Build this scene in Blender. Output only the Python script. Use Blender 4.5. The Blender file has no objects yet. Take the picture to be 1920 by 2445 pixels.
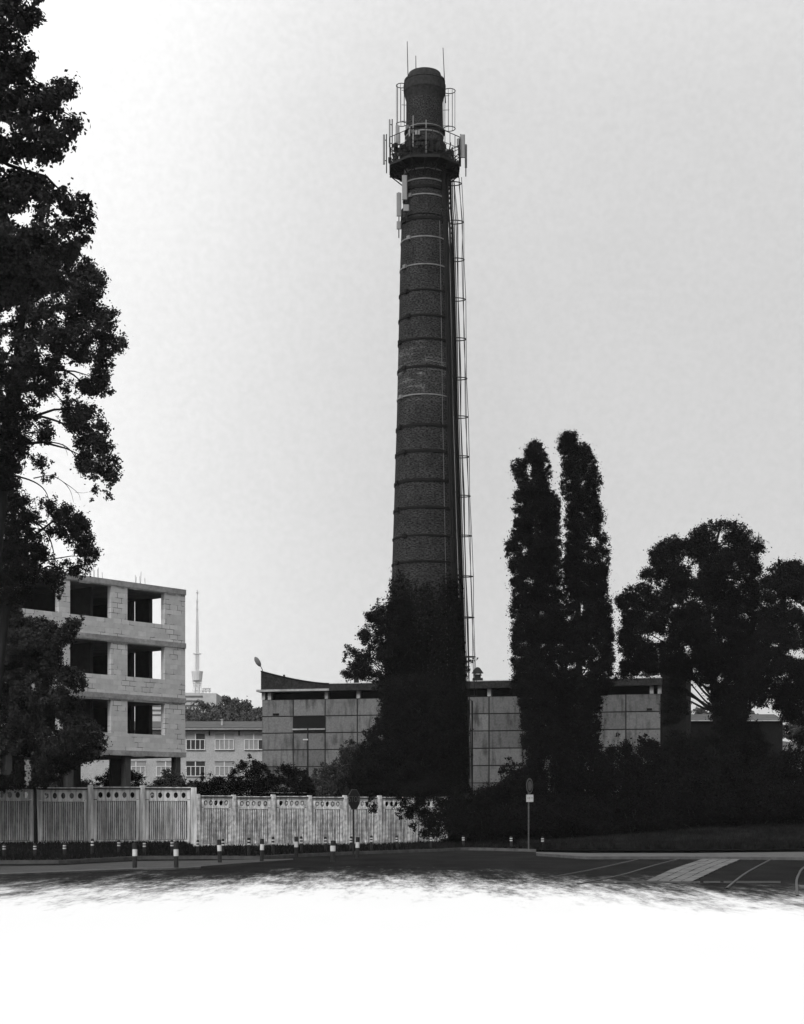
import bpy, math, random
import numpy as np
from mathutils import Vector, Matrix

# ------------------------------------------------------------------ camera, world, sun, exposure
F = 3800.0            # focal length in photograph pixels
HY = 1930.0           # horizon row
CX = 960.0
CZ = 2.1              # eye height
scene = bpy.context.scene
col = scene.collection
cam_d = bpy.data.cameras.new('camera')
cam = bpy.data.objects.new('camera', cam_d)
col.objects.link(cam)
cam.location = (0, 0, CZ)
cam.rotation_euler = (math.radians(90), 0, 0)
cam_d.sensor_fit = 'AUTO'
cam_d.sensor_width = 36.0
cam_d.lens = 36.0 * F / 2445.0
cam_d.shift_y = (HY - 1222.5) / 2445.0
cam_d.clip_start = 0.1
cam_d.clip_end = 12000
scene.camera = cam

SUN_EL, SUN_AZ = 46.0, -152.0     # azimuth from +Y (view direction), negative = left
world = bpy.data.worlds.new('World')
scene.world = world
world.use_nodes = True
nt = world.node_tree
nt.nodes.clear()
wo = nt.nodes.new('ShaderNodeOutputWorld')
bg = nt.nodes.new('ShaderNodeBackground')
sky = nt.nodes.new('ShaderNodeTexSky')
sky.sky_type = 'NISHITA'
sky.sun_disc = False
sky.sun_elevation = math.radians(SUN_EL)
sky.sun_rotation = math.radians(SUN_AZ)
sky.air_density = 1.0
sky.dust_density = 4.0
sky.ozone_density = 1.0
bw = nt.nodes.new('ShaderNodeRGBToBW')
pw = nt.nodes.new('ShaderNodeMath'); pw.operation = 'POWER'; pw.inputs[1].default_value = 0.30
# overcast layer: soft cloud brightness along real sky directions
tc = nt.nodes.new('ShaderNodeTexCoord')
sep = nt.nodes.new('ShaderNodeSeparateXYZ')
mr = nt.nodes.new('ShaderNodeValToRGB')
cr = mr.color_ramp
cr.elements[0].position = 0.0; cr.elements[0].color = (0.83, 0.83, 0.83, 1)
cr.elements[1].position = 1.0; cr.elements[1].color = (1.75, 1.75, 1.75, 1)
for p_, v_ in ((0.08, 0.80), (0.19, 0.79), (0.30, 0.87), (0.40, 0.98), (0.50, 1.20)):
    e_ = cr.elements.new(p_); e_.color = (v_, v_, v_, 1)
nz = nt.nodes.new('ShaderNodeTexNoise'); nz.inputs['Scale'].default_value = 3.0
nz.inputs['Detail'].default_value = 3.0
nmap = nt.nodes.new('ShaderNodeMapRange')
nmap.inputs[1].default_value = 0.3; nmap.inputs[2].default_value = 0.7
nmap.inputs[3].default_value = 0.955; nmap.inputs[4].default_value = 1.05
lr = nt.nodes.new('ShaderNodeMapRange')      # brighter cloud towards the hidden sun on the left
lr.interpolation_type = 'SMOOTHSTEP'
lr.inputs[1].default_value = -0.26; lr.inputs[2].default_value = 0.06
lr.inputs[3].default_value = 1.55; lr.inputs[4].default_value = 0.99
m1 = nt.nodes.new('ShaderNodeMath'); m1.operation = 'MULTIPLY'
m2 = nt.nodes.new('ShaderNodeMath'); m2.operation = 'MULTIPLY'
m3 = nt.nodes.new('ShaderNodeMath'); m3.operation = 'MULTIPLY'
L = nt.links.new
L(sky.outputs[0], bw.inputs[0]); L(bw.outputs[0], pw.inputs[0])
L(tc.outputs['Generated'], sep.inputs[0]); L(tc.outputs['Generated'], nz.inputs['Vector'])
L(sep.outputs['Z'], mr.inputs[0]); L(sep.outputs['X'], lr.inputs[0])
L(nz.outputs[0], nmap.inputs[0])
L(pw.outputs[0], m1.inputs[0]); L(mr.outputs[0], m1.inputs[1])
L(m1.outputs[0], m2.inputs[0]); L(nmap.outputs[0], m2.inputs[1])
L(m2.outputs[0], m3.inputs[0]); L(lr.outputs[0], m3.inputs[1])
nf = nt.nodes.new('ShaderNodeTexNoise'); nf.inputs['Scale'].default_value = 260.0; nf.inputs['Detail'].default_value = 3.0
nfm = nt.nodes.new('ShaderNodeMapRange'); nfm.inputs[1].default_value = 0.3; nfm.inputs[2].default_value = 0.7
nfm.inputs[3].default_value = 0.965; nfm.inputs[4].default_value = 1.035      # fine broken-cloud mottling
m4 = nt.nodes.new('ShaderNodeMath'); m4.operation = 'MULTIPLY'
L(tc.outputs['Generated'], nf.inputs['Vector']); L(nf.outputs[0], nfm.inputs[0])
L(m3.outputs[0], m4.inputs[0]); L(nfm.outputs[0], m4.inputs[1])
L(m4.outputs[0], bg.inputs[0]); L(bg.outputs[0], wo.inputs[0])
bg.inputs[1].default_value = 0.15

sun_d = bpy.data.lights.new('sun', 'SUN')
sun_d.energy = 0.7
sun_d.angle = math.radians(20)
sun_d.color = (1, 1, 1)
sun = bpy.data.objects.new('sun', sun_d)
col.objects.link(sun)
el, az = math.radians(SUN_EL), math.radians(SUN_AZ)
sdir = Vector((math.sin(az) * math.cos(el), math.cos(az) * math.cos(el), math.sin(el)))
sun.rotation_euler = sdir.to_track_quat('Z', 'Y').to_euler()

scene.view_settings.view_transform = 'Standard'
scene.view_settings.look = 'None'
scene.view_settings.exposure = 1.95
scene.view_settings.gamma = 1.0
scene.cycles.volume_bounces = 1
scene.cycles.max_bounces = 6
scene.cycles.diffuse_bounces = 3
scene.cycles.transparent_max_bounces = 8

# ------------------------------------------------------------------ helpers
R = random.Random(7)
NR = np.random.default_rng(11)

def P(px, py, D):
    return Vector(((px - CX) / F * D, D, CZ + (HY - py) / F * D))

def G(px, py, z=0.0):
    D = (CZ - z) * F / (py - HY)
    return Vector(((px - CX) / F * D, D, z))

def tag(o, label=None, cat=None, group=None, kind=None):
    if label: o['label'] = label
    if cat: o['category'] = cat
    if group: o['group'] = group
    if kind: o['kind'] = kind
    return o

def empty(name, loc, rz=0.0):
    o = bpy.data.objects.new(name, None)
    col.objects.link(o)
    o.location = loc
    o.rotation_euler = (0, 0, rz)
    o.empty_display_size = 0.3
    return o

def copy_tree(o, parent=None):
    c = o.copy()
    col.objects.link(c)
    c.parent = parent
    for ch in list(o.children):
        copy_tree(ch, c)
    return c

class MB:
    def __init__(s):
        s.v = []; s.f = []; s.m = []
    def face(s, pts, mi=0):
        n = len(s.v)
        s.v.extend([tuple(p) for p in pts]); s.f.append(tuple(range(n, n + len(pts)))); s.m.append(mi)
        return s
    def box(s, x0, x1, y0, y1, z0, z1, mi=0):
        n = len(s.v)
        s.v += [(x0, y0, z0), (x1, y0, z0), (x1, y1, z0), (x0, y1, z0),
                (x0, y0, z1), (x1, y0, z1), (x1, y1, z1), (x0, y1, z1)]
        for q in ((3, 2, 1, 0), (4, 5, 6, 7), (0, 1, 5, 4), (1, 2, 6, 5), (2, 3, 7, 6), (3, 0, 4, 7)):
            s.f.append(tuple(n + i for i in q)); s.m.append(mi)
        return s
    def obox(s, c, ax, ay, hx, hy, z0, z1, mi=0):
        c = Vector((c[0], c[1], 0)); ax = Vector((ax[0], ax[1], 0)).normalized(); ay = Vector((ay[0], ay[1], 0)).normalized()
        n = len(s.v)
        for z in (z0, z1):
            for sx, sy in ((-1, -1), (1, -1), (1, 1), (-1, 1)):
                p = c + ax * hx * sx + ay * hy * sy
                s.v.append((p.x, p.y, z))
        for q in ((3, 2, 1, 0), (4, 5, 6, 7), (0, 1, 5, 4), (1, 2, 6, 5), (2, 3, 7, 6), (3, 0, 4, 7)):
            s.f.append(tuple(n + i for i in q)); s.m.append(mi)
        return s
    def tube(s, pts, r, k=6, mi=0, caps=True):
        pts = [Vector(p) for p in pts]
        if not isinstance(r, (list, tuple)): r = [r] * len(pts)
        rings = []
        up = Vector((0.13, 0.21, 0.97))
        for i, p in enumerate(pts):
            a = pts[max(0, i - 1)]; b = pts[min(len(pts) - 1, i + 1)]
            t = (b - a)
            t = t.normalized() if t.length > 1e-9 else Vector((0, 0, 1))
            u = t.cross(up)
            if u.length < 0.15: u = t.cross(Vector((1, 0.1, 0)))
            u.normalize(); w = t.cross(u)
            n = len(s.v)
            for j in range(k):
                an = 2 * math.pi * j / k
                q = p + (u * math.cos(an) + w * math.sin(an)) * r[i]
                s.v.append(tuple(q))
            rings.append(n)
        for i in range(len(rings) - 1):
            for j in range(k):
                a, b = rings[i], rings[i + 1]
                s.f.append((a + j, a + (j + 1) % k, b + (j + 1) % k, b + j)); s.m.append(mi)
        if caps:
            s.f.append(tuple(rings[0] + j for j in reversed(range(k)))); s.m.append(mi)
            s.f.append(tuple(rings[-1] + j for j in range(k))); s.m.append(mi)
        return s
    def ring(s, c, r, th, k=24, axis='Z', a0=0, a1=2 * math.pi, kk=5):
        c = Vector(c)
        full = abs(a1 - a0 - 2 * math.pi) < 1e-6
        pts = [c + Vector((math.cos(a0 + (a1 - a0) * i / k) * r, math.sin(a0 + (a1 - a0) * i / k) * r, 0)) for i in range(k + 1)]
        return s.tube(pts, th, kk, caps=not full)
    def lathe(s, prof, c=(0, 0), k=32, mi=0, close_top=True, close_bot=False):
        n0 = len(s.v)
        for r, z in prof:
            for j in range(k):
                an = 2 * math.pi * j / k
                s.v.append((c[0] + r * math.cos(an), c[1] + r * math.sin(an), z))
        for i in range(len(prof) - 1):
            for j in range(k):
                a = n0 + i * k; b = a + k
                s.f.append((a + j, a + (j + 1) % k, b + (j + 1) % k, b + j)); s.m.append(mi)
        if close_top:
            s.f.append(tuple(n0 + (len(prof) - 1) * k + j for j in range(k))); s.m.append(mi)
        if close_bot:
            s.f.append(tuple(n0 + j for j in reversed(range(k)))); s.m.append(mi)
        return s
    def holed_plate(s, x0, x1, z0, z1, y0, y1, n, rx, rz, k=16):
        """plate with n oval through holes"""
        cw = (x1 - x0) / n
        zc = (z0 + z1) / 2
        for i in range(n):
            a = x0 + cw * i; b = a + cw; xc = (a + b) / 2
            hw, hh = cw / 2, (z1 - z0) / 2
            ca = math.atan2(hh, hw)
            cor = [ca, math.pi - ca, math.pi + ca, 2 * math.pi - ca, 2 * math.pi + ca]
            angs = []
            for q in range(4):
                for j in range(4): angs.append(cor[q] + (cor[q + 1] - cor[q]) * j / 4)
            outer = []; inner = []
            for an in angs:
                c_, s_ = math.cos(an), math.sin(an)
                t = min(hw / max(abs(c_), 1e-6), hh / max(abs(s_), 1e-6))
                outer.append((xc + c_ * t, zc + s_ * t)); inner.append((xc + c_ * rx, zc + s_ * rz))
            k = len(angs)
            for j in range(k):
                j2 = (j + 1) % k
                o1, o2, i1, i2 = outer[j], outer[j2], inner[j], inner[j2]
                s.face([(o1[0], y0, o1[1]), (i1[0], y0, i1[1]), (i2[0], y0, i2[1]), (o2[0], y0, o2[1])])
                s.face([(o1[0], y1, o1[1]), (o2[0], y1, o2[1]), (i2[0], y1, i2[1]), (i1[0], y1, i1[1])])
                s.face([(i1[0], y0, i1[1]), (i1[0], y1, i1[1]), (i2[0], y1, i2[1]), (i2[0], y0, i2[1])])
        return s
    def build(s, name, mats, parent=None, smooth=False, world_pts=False):
        me = bpy.data.meshes.new(name)
        v = s.v
        if parent is not None and world_pts:
            inv = wmat(parent).inverted()
            v = [tuple(inv @ Vector(p)) for p in v]
        me.from_pydata(v, [], s.f)
        if not isinstance(mats, (list, tuple)): mats = [mats]
        for m in mats: me.materials.append(m)
        if len(mats) > 1: me.polygons.foreach_set('material_index', s.m)
        if smooth: me.polygons.foreach_set('use_smooth', [True] * len(me.polygons))
        me.update()
        o = bpy.data.objects.new(name, me)
        col.objects.link(o)
        if parent is not None: o.parent = parent
        return o

def wmat(o):
    m = Matrix.Translation(o.location) @ o.rotation_euler.to_matrix().to_4x4()
    return wmat(o.parent) @ m if o.parent else m

# ------------------------------------------------------------------ materials
def mat(name, base, var=0.25, scale=3.0, rough=0.95, stretch=(1, 1, 1), bump=0.0, scale2=None, metallic=0.0, spec=0.08, detail=6.0, build=None):
    m = bpy.data.materials.new(name)
    m.use_nodes = True
    t = m.node_tree
    b = t.nodes['Principled BSDF']
    b.inputs['Roughness'].default_value = rough
    b.inputs['Metallic'].default_value = metallic
    b.inputs['Specular IOR Level'].default_value = spec
    tcn = t.nodes.new('ShaderNodeTexCoord')
    mp = t.nodes.new('ShaderNodeMapping'); mp.inputs['Scale'].default_value = stretch
    n = t.nodes.new('ShaderNodeTexNoise'); n.inputs['Scale'].default_value = scale; n.inputs['Detail'].default_value = detail
    n.inputs['Roughness'].default_value = 0.65
    r = t.nodes.new('ShaderNodeMapRange')
    r.inputs[1].default_value = 0.3; r.inputs[2].default_value = 0.7
    r.inputs[3].default_value = base * (1 - var); r.inputs[4].default_value = base * (1 + var)
    t.links.new(tcn.outputs['Object'], mp.inputs[0]); t.links.new(mp.outputs[0], n.inputs['Vector'])
    t.links.new(n.outputs[0], r.inputs[0])
    out = r.outputs[0]
    if scale2:
        n2 = t.nodes.new('ShaderNodeTexNoise'); n2.inputs['Scale'].default_value = scale2; n2.inputs['Detail'].default_value = 2
        r2 = t.nodes.new('ShaderNodeMapRange'); r2.inputs[1].default_value = 0.3; r2.inputs[2].default_value = 0.7
        r2.inputs[3].default_value = 1 - var; r2.inputs[4].default_value = 1 + var
        t.links.new(tcn.outputs['Object'], n2.inputs['Vector']); t.links.new(n2.outputs[0], r2.inputs[0])
        mm = t.nodes.new('ShaderNodeMath'); mm.operation = 'MULTIPLY'
        t.links.new(out, mm.inputs[0]); t.links.new(r2.outputs[0], mm.inputs[1])
        out = mm.outputs[0]
    if build: out = build(t, tcn, out)
    cmb = t.nodes.new('ShaderNodeCombineColor')
    for i in range(3): t.links.new(out, cmb.inputs[i])
    t.links.new(cmb.outputs[0], b.inputs['Base Color'])
    if bump:
        bp = t.nodes.new('ShaderNodeBump'); bp.inputs['Strength'].default_value = bump; bp.inputs['Distance'].default_value = 0.05
        t.links.new(n.outputs[0], bp.inputs['Height']); t.links.new(bp.outputs[0], b.inputs['Normal'])
    return m

def mnode(t, op, a, b=None, c=None):
    n = t.nodes.new('ShaderNodeMath'); n.operation = op
    for i, x in enumerate((a, b, c)):
        if x is None: continue
        if isinstance(x, (int, float)): n.inputs[i].default_value = x
        else: t.links.new(x, n.inputs[i])
    return n.outputs[0]

def block_joints(bwid, bhei, strength, msize=0.012, keep=0.5, axes=('X', 'Z'), nscale=0.9):
    """mortar joints of a block wall, only partly raked out"""
    def f(t, tcn, out):
        sp = t.nodes.new('ShaderNodeSeparateXYZ'); t.links.new(tcn.outputs['Object'], sp.inputs[0])
        cb = t.nodes.new('ShaderNodeCombineXYZ')
        t.links.new(sp.outputs[axes[0]], cb.inputs[0]); t.links.new(sp.outputs[axes[1]], cb.inputs[1])
        br = t.nodes.new('ShaderNodeTexBrick')
        br.inputs['Color1'].default_value = (0.84, 0.84, 0.84, 1); br.inputs['Color2'].default_value = (1.1, 1.1, 1.1, 1)
        br.inputs['Mortar'].default_value = (0.0, 0.0, 0.0, 1)
        br.inputs['Scale'].default_value = 1.0
        br.inputs['Brick Width'].default_value = bwid; br.inputs['Row Height'].default_value = bhei
        br.inputs['Mortar Size'].default_value = msize; br.inputs['Mortar Smooth'].default_value = 0.1
        t.links.new(cb.outputs[0], br.inputs['Vector'])
        nn = t.nodes.new('ShaderNodeTexNoise'); nn.inputs['Scale'].default_value = nscale; nn.inputs['Detail'].default_value = 5
        t.links.new(tcn.outputs['Object'], nn.inputs['Vector'])
        msk = t.nodes.new('ShaderNodeMapRange'); msk.inputs[1].default_value = keep; msk.inputs[2].default_value = keep + 0.06
        t.links.new(nn.outputs[0], msk.inputs[0])
        jm = mnode(t, 'MULTIPLY', br.outputs['Fac'], msk.outputs[0])
        k = mnode(t, 'SUBTRACT', 1.0, mnode(t, 'MULTIPLY', jm, strength))
        bwn = t.nodes.new('ShaderNodeRGBToBW'); t.links.new(br.outputs['Color'], bwn.inputs[0])
        tone = mnode(t, 'MAXIMUM', bwn.outputs[0], 0.9)
        return mnode(t, 'MULTIPLY', mnode(t, 'MULTIPLY', out, k), tone)
    return f

M = {}
M['block'] = mat('aerated block wall', 0.42, 0.12, 2.2, build=block_joints(0.62, 0.30, 0.8, 0.016, 0.50), bump=0.1)
M['slab'] = mat('rough concrete slab edge', 0.22, 0.25, 5, scale2=0.8)
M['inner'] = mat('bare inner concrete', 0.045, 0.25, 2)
M['rebar'] = mat('rusty rebar', 0.12, 0.2, 8)
def brick_rows(t, tcn, out):
    # cylindrical courses, weathered in bands
    sp = t.nodes.new('ShaderNodeSeparateXYZ'); t.links.new(tcn.outputs['Object'], sp.inputs[0])
    an = mnode(t, 'ARCTAN2', sp.outputs['X'], sp.outputs['Y'])
    cb = t.nodes.new('ShaderNodeCombineXYZ')
    t.links.new(mnode(t, 'MULTIPLY', an, 2.1), cb.inputs[0]); t.links.new(sp.outputs['Z'], cb.inputs[1])
    n = t.nodes.new('ShaderNodeTexNoise'); n.inputs['Scale'].default_value = 1.0; n.inputs['Detail'].default_value = 3
    mp = t.nodes.new('ShaderNodeMapping'); mp.inputs['Scale'].default_value = (5.5, 13, 1)
    t.links.new(cb.outputs[0], mp.inputs[0]); t.links.new(mp.outputs[0], n.inputs['Vector'])
    r = t.nodes.new('ShaderNodeMapRange'); r.inputs[1].default_value = 0.34; r.inputs[2].default_value = 0.66
    r.inputs[3].default_value = 0.15; r.inputs[4].default_value = 2.3
    t.links.new(n.outputs[0], r.inputs[0])
    br = t.nodes.new('ShaderNodeTexBrick'); br.inputs['Scale'].default_value = 1
    br.inputs['Brick Width'].default_value = 0.26; br.inputs['Row Height'].default_value = 0.085
    br.inputs['Mortar Size'].default_value = 0.012; br.inputs['Mortar Smooth'].default_value = 0.2
    t.links.new(cb.outputs[0], br.inputs['Vector'])
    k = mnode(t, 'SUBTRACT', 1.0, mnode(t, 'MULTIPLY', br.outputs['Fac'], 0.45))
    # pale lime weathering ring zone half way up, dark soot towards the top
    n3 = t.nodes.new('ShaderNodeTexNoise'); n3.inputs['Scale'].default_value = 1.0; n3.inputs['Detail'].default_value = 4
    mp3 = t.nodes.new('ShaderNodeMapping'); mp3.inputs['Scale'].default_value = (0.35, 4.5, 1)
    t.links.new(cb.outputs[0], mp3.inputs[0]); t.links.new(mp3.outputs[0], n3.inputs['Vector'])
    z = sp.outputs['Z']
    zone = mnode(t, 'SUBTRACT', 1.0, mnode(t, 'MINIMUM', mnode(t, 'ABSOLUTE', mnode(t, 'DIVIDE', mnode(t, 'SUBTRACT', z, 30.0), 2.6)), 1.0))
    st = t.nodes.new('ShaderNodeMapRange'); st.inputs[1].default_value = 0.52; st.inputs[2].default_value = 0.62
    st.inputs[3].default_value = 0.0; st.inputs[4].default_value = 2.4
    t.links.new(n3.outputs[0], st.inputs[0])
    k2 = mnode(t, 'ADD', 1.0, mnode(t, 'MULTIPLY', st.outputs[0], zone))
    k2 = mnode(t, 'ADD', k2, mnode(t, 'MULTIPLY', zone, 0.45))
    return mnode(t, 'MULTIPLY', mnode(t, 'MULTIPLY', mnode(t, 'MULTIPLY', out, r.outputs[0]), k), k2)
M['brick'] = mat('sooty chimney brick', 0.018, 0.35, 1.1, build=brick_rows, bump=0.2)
M['soot'] = mat('sooty crown brick', 0.022, 0.4, 5, bump=0.3)
M['hoop_pale'] = mat('pale iron hoop', 0.12, 0.3, 2.0, rough=0.5)
M['hoop_dark'] = mat('dark iron hoop', 0.006, 0.3, 2.0, rough=0.8)
M['steel'] = mat('dark painted steel', 0.014, 0.2, 4, rough=0.7)
M['panel'] = mat('pale antenna plastic', 0.17, 0.08, 4, rough=0.5)
M['hall'] = mat('weathered facade panel', 0.19, 0.22, 3.0, scale2=0.6, detail=8)
M['hall_seam'] = mat('dark panel seam', 0.02, 0.2, 5)
M['roof_felt'] = mat('roofing felt', 0.06, 0.3, 2)
M['parapet'] = mat('dark parapet', 0.018, 0.4, 2.2, scale2=6)
M['tin'] = mat('roof edge tin', 0.3, 0.3, 3)
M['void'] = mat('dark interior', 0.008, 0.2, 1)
M['render'] = mat('old pale render', 0.27, 0.14, 1.2, scale2=8)
M['frame_white'] = mat('white window frame', 0.45, 0.05, 4, rough=0.5)
M['glass'] = mat('dark window glass', 0.03, 0.2, 1.5, rough=0.15, spec=0.5)
M['blind'] = mat('pale blind behind glass', 0.20, 0.12, 2, rough=0.4)
M['tower'] = mat('tower steel', 0.40, 0.1, 0.1)  # steel paled so that distance haze sits in the colour
M['far_block'] = mat('far concrete block', 0.30, 0.15, 0.5)  # concrete lightened, with some of the haze put into its colour
M['far_stripe'] = mat('far window band', 0.08, 0.1, 0.5)
def fence_streaks(t, tcn, out):
    n = t.nodes.new('ShaderNodeTexNoise'); n.inputs['Scale'].default_value = 1.0; n.inputs['Detail'].default_value = 5
    mp = t.nodes.new('ShaderNodeMapping'); mp.inputs['Scale'].default_value = (7, 7, 0.7)
    t.links.new(tcn.outputs['Object'], mp.inputs[0]); t.links.new(mp.outputs[0], n.inputs['Vector'])
    r = t.nodes.new('ShaderNodeMapRange'); r.inputs[1].default_value = 0.35; r.inputs[2].default_value = 0.62
    r.inputs[3].default_value = 0.5; r.inputs[4].default_value = 1.15
    t.links.new(n.outputs[0], r.inputs[0])
    return mnode(t, 'MULTIPLY', out, r.outputs[0])
M['fence_l'] = mat('painted concrete fence', 0.52, 0.16, 1.3, build=fence_streaks)
M['fence_r'] = mat('stained concrete fence', 0.42, 0.35, 1.3, scale2=5, build=fence_streaks)
M['groove'] = mat('darker groove concrete', 0.19, 0.4, 2.0, scale2=6)  # plate behind the ribs, darker than the fence face
M['coping'] = mat('mossy coping', 0.05, 0.5, 3)
M['white_paint'] = mat('white band paint', 0.42, 0.12, 9)
M['black_paint'] = mat('black post paint', 0.02, 0.3, 8, rough=0.6)
M['bark'] = mat('bark', 0.015, 0.4, 6, stretch=(1, 1, 0.2), bump=0.4)
def leafmat(name, base, var=0.45, sc=0.5):
    m = mat(name, base, var, sc, rough=1.0, spec=0.02, scale2=3.0)
    return m
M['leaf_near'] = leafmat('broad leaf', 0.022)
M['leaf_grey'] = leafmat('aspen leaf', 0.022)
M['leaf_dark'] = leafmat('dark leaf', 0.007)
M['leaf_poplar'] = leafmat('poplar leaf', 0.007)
M['leaf_bush'] = leafmat('bush leaf', 0.005)
M['leaf_bush_pale'] = leafmat('pale bush leaf', 0.028)
M['leaf_far'] = leafmat('far foliage', 0.05, 0.4, 0.15)  # lighter leaf tone, haze painted into the foliage colour
M['ivy'] = leafmat('ivy leaf', 0.006)
M['grass'] = leafmat('verge grass', 0.008, 0.5, 0.8)
M['grass_r'] = leafmat('bank grass', 0.010, 0.6, 0.6)
M['earth'] = mat('dark earth', 0.007, 0.5, 1.0, scale2=8)
M['kerb'] = mat('worn kerb stone', 0.06, 0.35, 3.0)
M['pave'] = mat('grey pavement', 0.04, 0.3, 1.2, scale2=9)
M['slab_pale'] = mat('crossing slab', 0.085, 0.25, 5.0, scale2=1.0)
M['edge_line'] = mat('worn edge line', 0.030, 0.6, 2.5)
M['rail'] = mat('worn rail top', 0.05, 0.3, 3.0, rough=0.45)
M['sign_face'] = mat('faded sign face', 0.08, 0.35, 9)
M['sign_rim'] = mat('sign rim', 0.07, 0.3, 9)
M['sign_dark'] = mat('dark sign field', 0.015, 0.5, 12)
M['sign_white'] = mat('white plate', 0.28, 0.12, 9)
M['sign_ink'] = mat('sign lettering', 0.03, 0.1, 9)
M['lamp_head'] = mat('lamp head metal', 0.10, 0.1, 4)
M['old_brick'] = mat('dark tower brick', 0.006, 0.4, 2.5, scale2=9)
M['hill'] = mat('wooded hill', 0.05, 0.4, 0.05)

# asphalt, with light-leak white painted into its colour up to a ragged edge
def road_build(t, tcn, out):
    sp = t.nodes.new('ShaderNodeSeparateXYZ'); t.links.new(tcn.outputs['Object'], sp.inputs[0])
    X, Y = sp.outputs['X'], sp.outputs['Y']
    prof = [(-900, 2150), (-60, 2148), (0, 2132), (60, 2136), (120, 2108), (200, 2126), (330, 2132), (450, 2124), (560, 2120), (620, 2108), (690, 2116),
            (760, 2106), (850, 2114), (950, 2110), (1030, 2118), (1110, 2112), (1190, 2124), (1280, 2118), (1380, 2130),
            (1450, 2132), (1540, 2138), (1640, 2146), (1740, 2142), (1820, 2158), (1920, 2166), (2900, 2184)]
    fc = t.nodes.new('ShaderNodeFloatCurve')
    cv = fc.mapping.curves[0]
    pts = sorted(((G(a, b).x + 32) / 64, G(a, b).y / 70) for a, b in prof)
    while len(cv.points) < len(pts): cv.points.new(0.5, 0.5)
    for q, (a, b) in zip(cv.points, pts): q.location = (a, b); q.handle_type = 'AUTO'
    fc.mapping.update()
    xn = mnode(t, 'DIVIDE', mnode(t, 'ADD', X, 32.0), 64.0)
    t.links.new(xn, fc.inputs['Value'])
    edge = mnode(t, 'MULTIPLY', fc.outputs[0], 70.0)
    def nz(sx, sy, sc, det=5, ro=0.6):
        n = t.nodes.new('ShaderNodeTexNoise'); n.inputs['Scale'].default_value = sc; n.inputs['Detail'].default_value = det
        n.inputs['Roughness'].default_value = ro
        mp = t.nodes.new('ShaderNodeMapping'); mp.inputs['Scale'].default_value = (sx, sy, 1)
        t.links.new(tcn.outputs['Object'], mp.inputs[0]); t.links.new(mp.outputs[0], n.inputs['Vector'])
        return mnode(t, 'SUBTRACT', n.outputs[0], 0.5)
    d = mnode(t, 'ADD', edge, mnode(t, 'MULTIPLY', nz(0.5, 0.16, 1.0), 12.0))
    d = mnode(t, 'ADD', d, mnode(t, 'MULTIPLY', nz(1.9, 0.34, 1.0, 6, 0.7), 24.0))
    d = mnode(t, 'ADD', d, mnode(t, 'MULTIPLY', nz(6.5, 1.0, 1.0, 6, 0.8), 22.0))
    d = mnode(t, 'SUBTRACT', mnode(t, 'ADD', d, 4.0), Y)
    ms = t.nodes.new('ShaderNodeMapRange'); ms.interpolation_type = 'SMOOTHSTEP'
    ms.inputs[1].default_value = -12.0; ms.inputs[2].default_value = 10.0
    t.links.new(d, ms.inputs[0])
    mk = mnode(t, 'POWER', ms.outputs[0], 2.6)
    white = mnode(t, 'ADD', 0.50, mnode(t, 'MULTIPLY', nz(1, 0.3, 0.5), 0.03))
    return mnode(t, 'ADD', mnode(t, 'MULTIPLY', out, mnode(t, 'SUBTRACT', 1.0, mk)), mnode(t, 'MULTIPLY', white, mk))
M['road'] = mat('asphalt and light-leak white', 0.012, 0.35, 0.6, scale2=12, build=road_build, spec=0.0, stretch=(1, 0.5, 1))

# ------------------------------------------------------------------ foliage
def inside(poly, x, y):
    c = np.zeros(len(x), bool)
    n = len(poly)
    for i in range(n):
        x0, y0 = poly[i]; x1, y1 = poly[(i + 1) % n]
        if y0 == y1: continue
        cond = ((y0 > y) != (y1 > y)) & (x < (x1 - x0) * (y - y0) / (y1 - y0) + x0)
        c ^= cond
    return c

def edge_dist(poly, x, y):
    d = np.full(len(x), 1e9)
    n = len(poly)
    for i in range(n):
        x0, y0 = poly[i]; x1, y1 = poly[(i + 1) % n]
        dx, dy = x1 - x0, y1 - y0
        l2 = dx * dx + dy * dy + 1e-9
        t = np.clip(((x - x0) * dx + (y - y0) * dy) / l2, 0, 1)
        d = np.minimum(d, np.hypot(x - x0 - t * dx, y - y0 - t * dy))
    return d

def clumps(poly, D, n, rpx, maxdepth, holes=(), rng=NR, edge_fine=True):
    """clump centres (world) and radii for a crown whose outline is poly (photo px) at distance D"""
    P_ = np.array(poly, float)
    x0, y0 = P_.min(0); x1, y1 = P_.max(0)
    xs, ys = [], []
    tot = 0
    while tot < n:
        x = rng.uniform(x0, x1, n * 3); y = rng.uniform(y0, y1, n * 3)
        k = inside(poly, x, y)
        for h in holes: k &= ~inside(h, x, y)
        x, y = x[k], y[k]
        xs.append(x); ys.append(y); tot += len(x)
    x = np.concatenate(xs)[:n]; y = np.concatenate(ys)[:n]
    d = edge_dist(poly, x, y)
    for h in holes: d = np.minimum(d, edge_dist(h, x, y))
    r = np.minimum(rpx * rng.uniform(0.7, 1.25, n), np.maximum(d * 1.05, rpx * 0.42))
    # depth: deeper where the crown is wide
    s = F / D
    dep = np.minimum(edge_dist(poly, x, y) * 1.3 / s + 0.3, maxdepth)
    dy = rng.uniform(-1, 1, n) * dep
    DD = D + dy
    pos = np.stack([(x - CX) / F * DD, DD, CZ + (HY - y) / F * DD], 1)
    return pos, r / s

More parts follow.
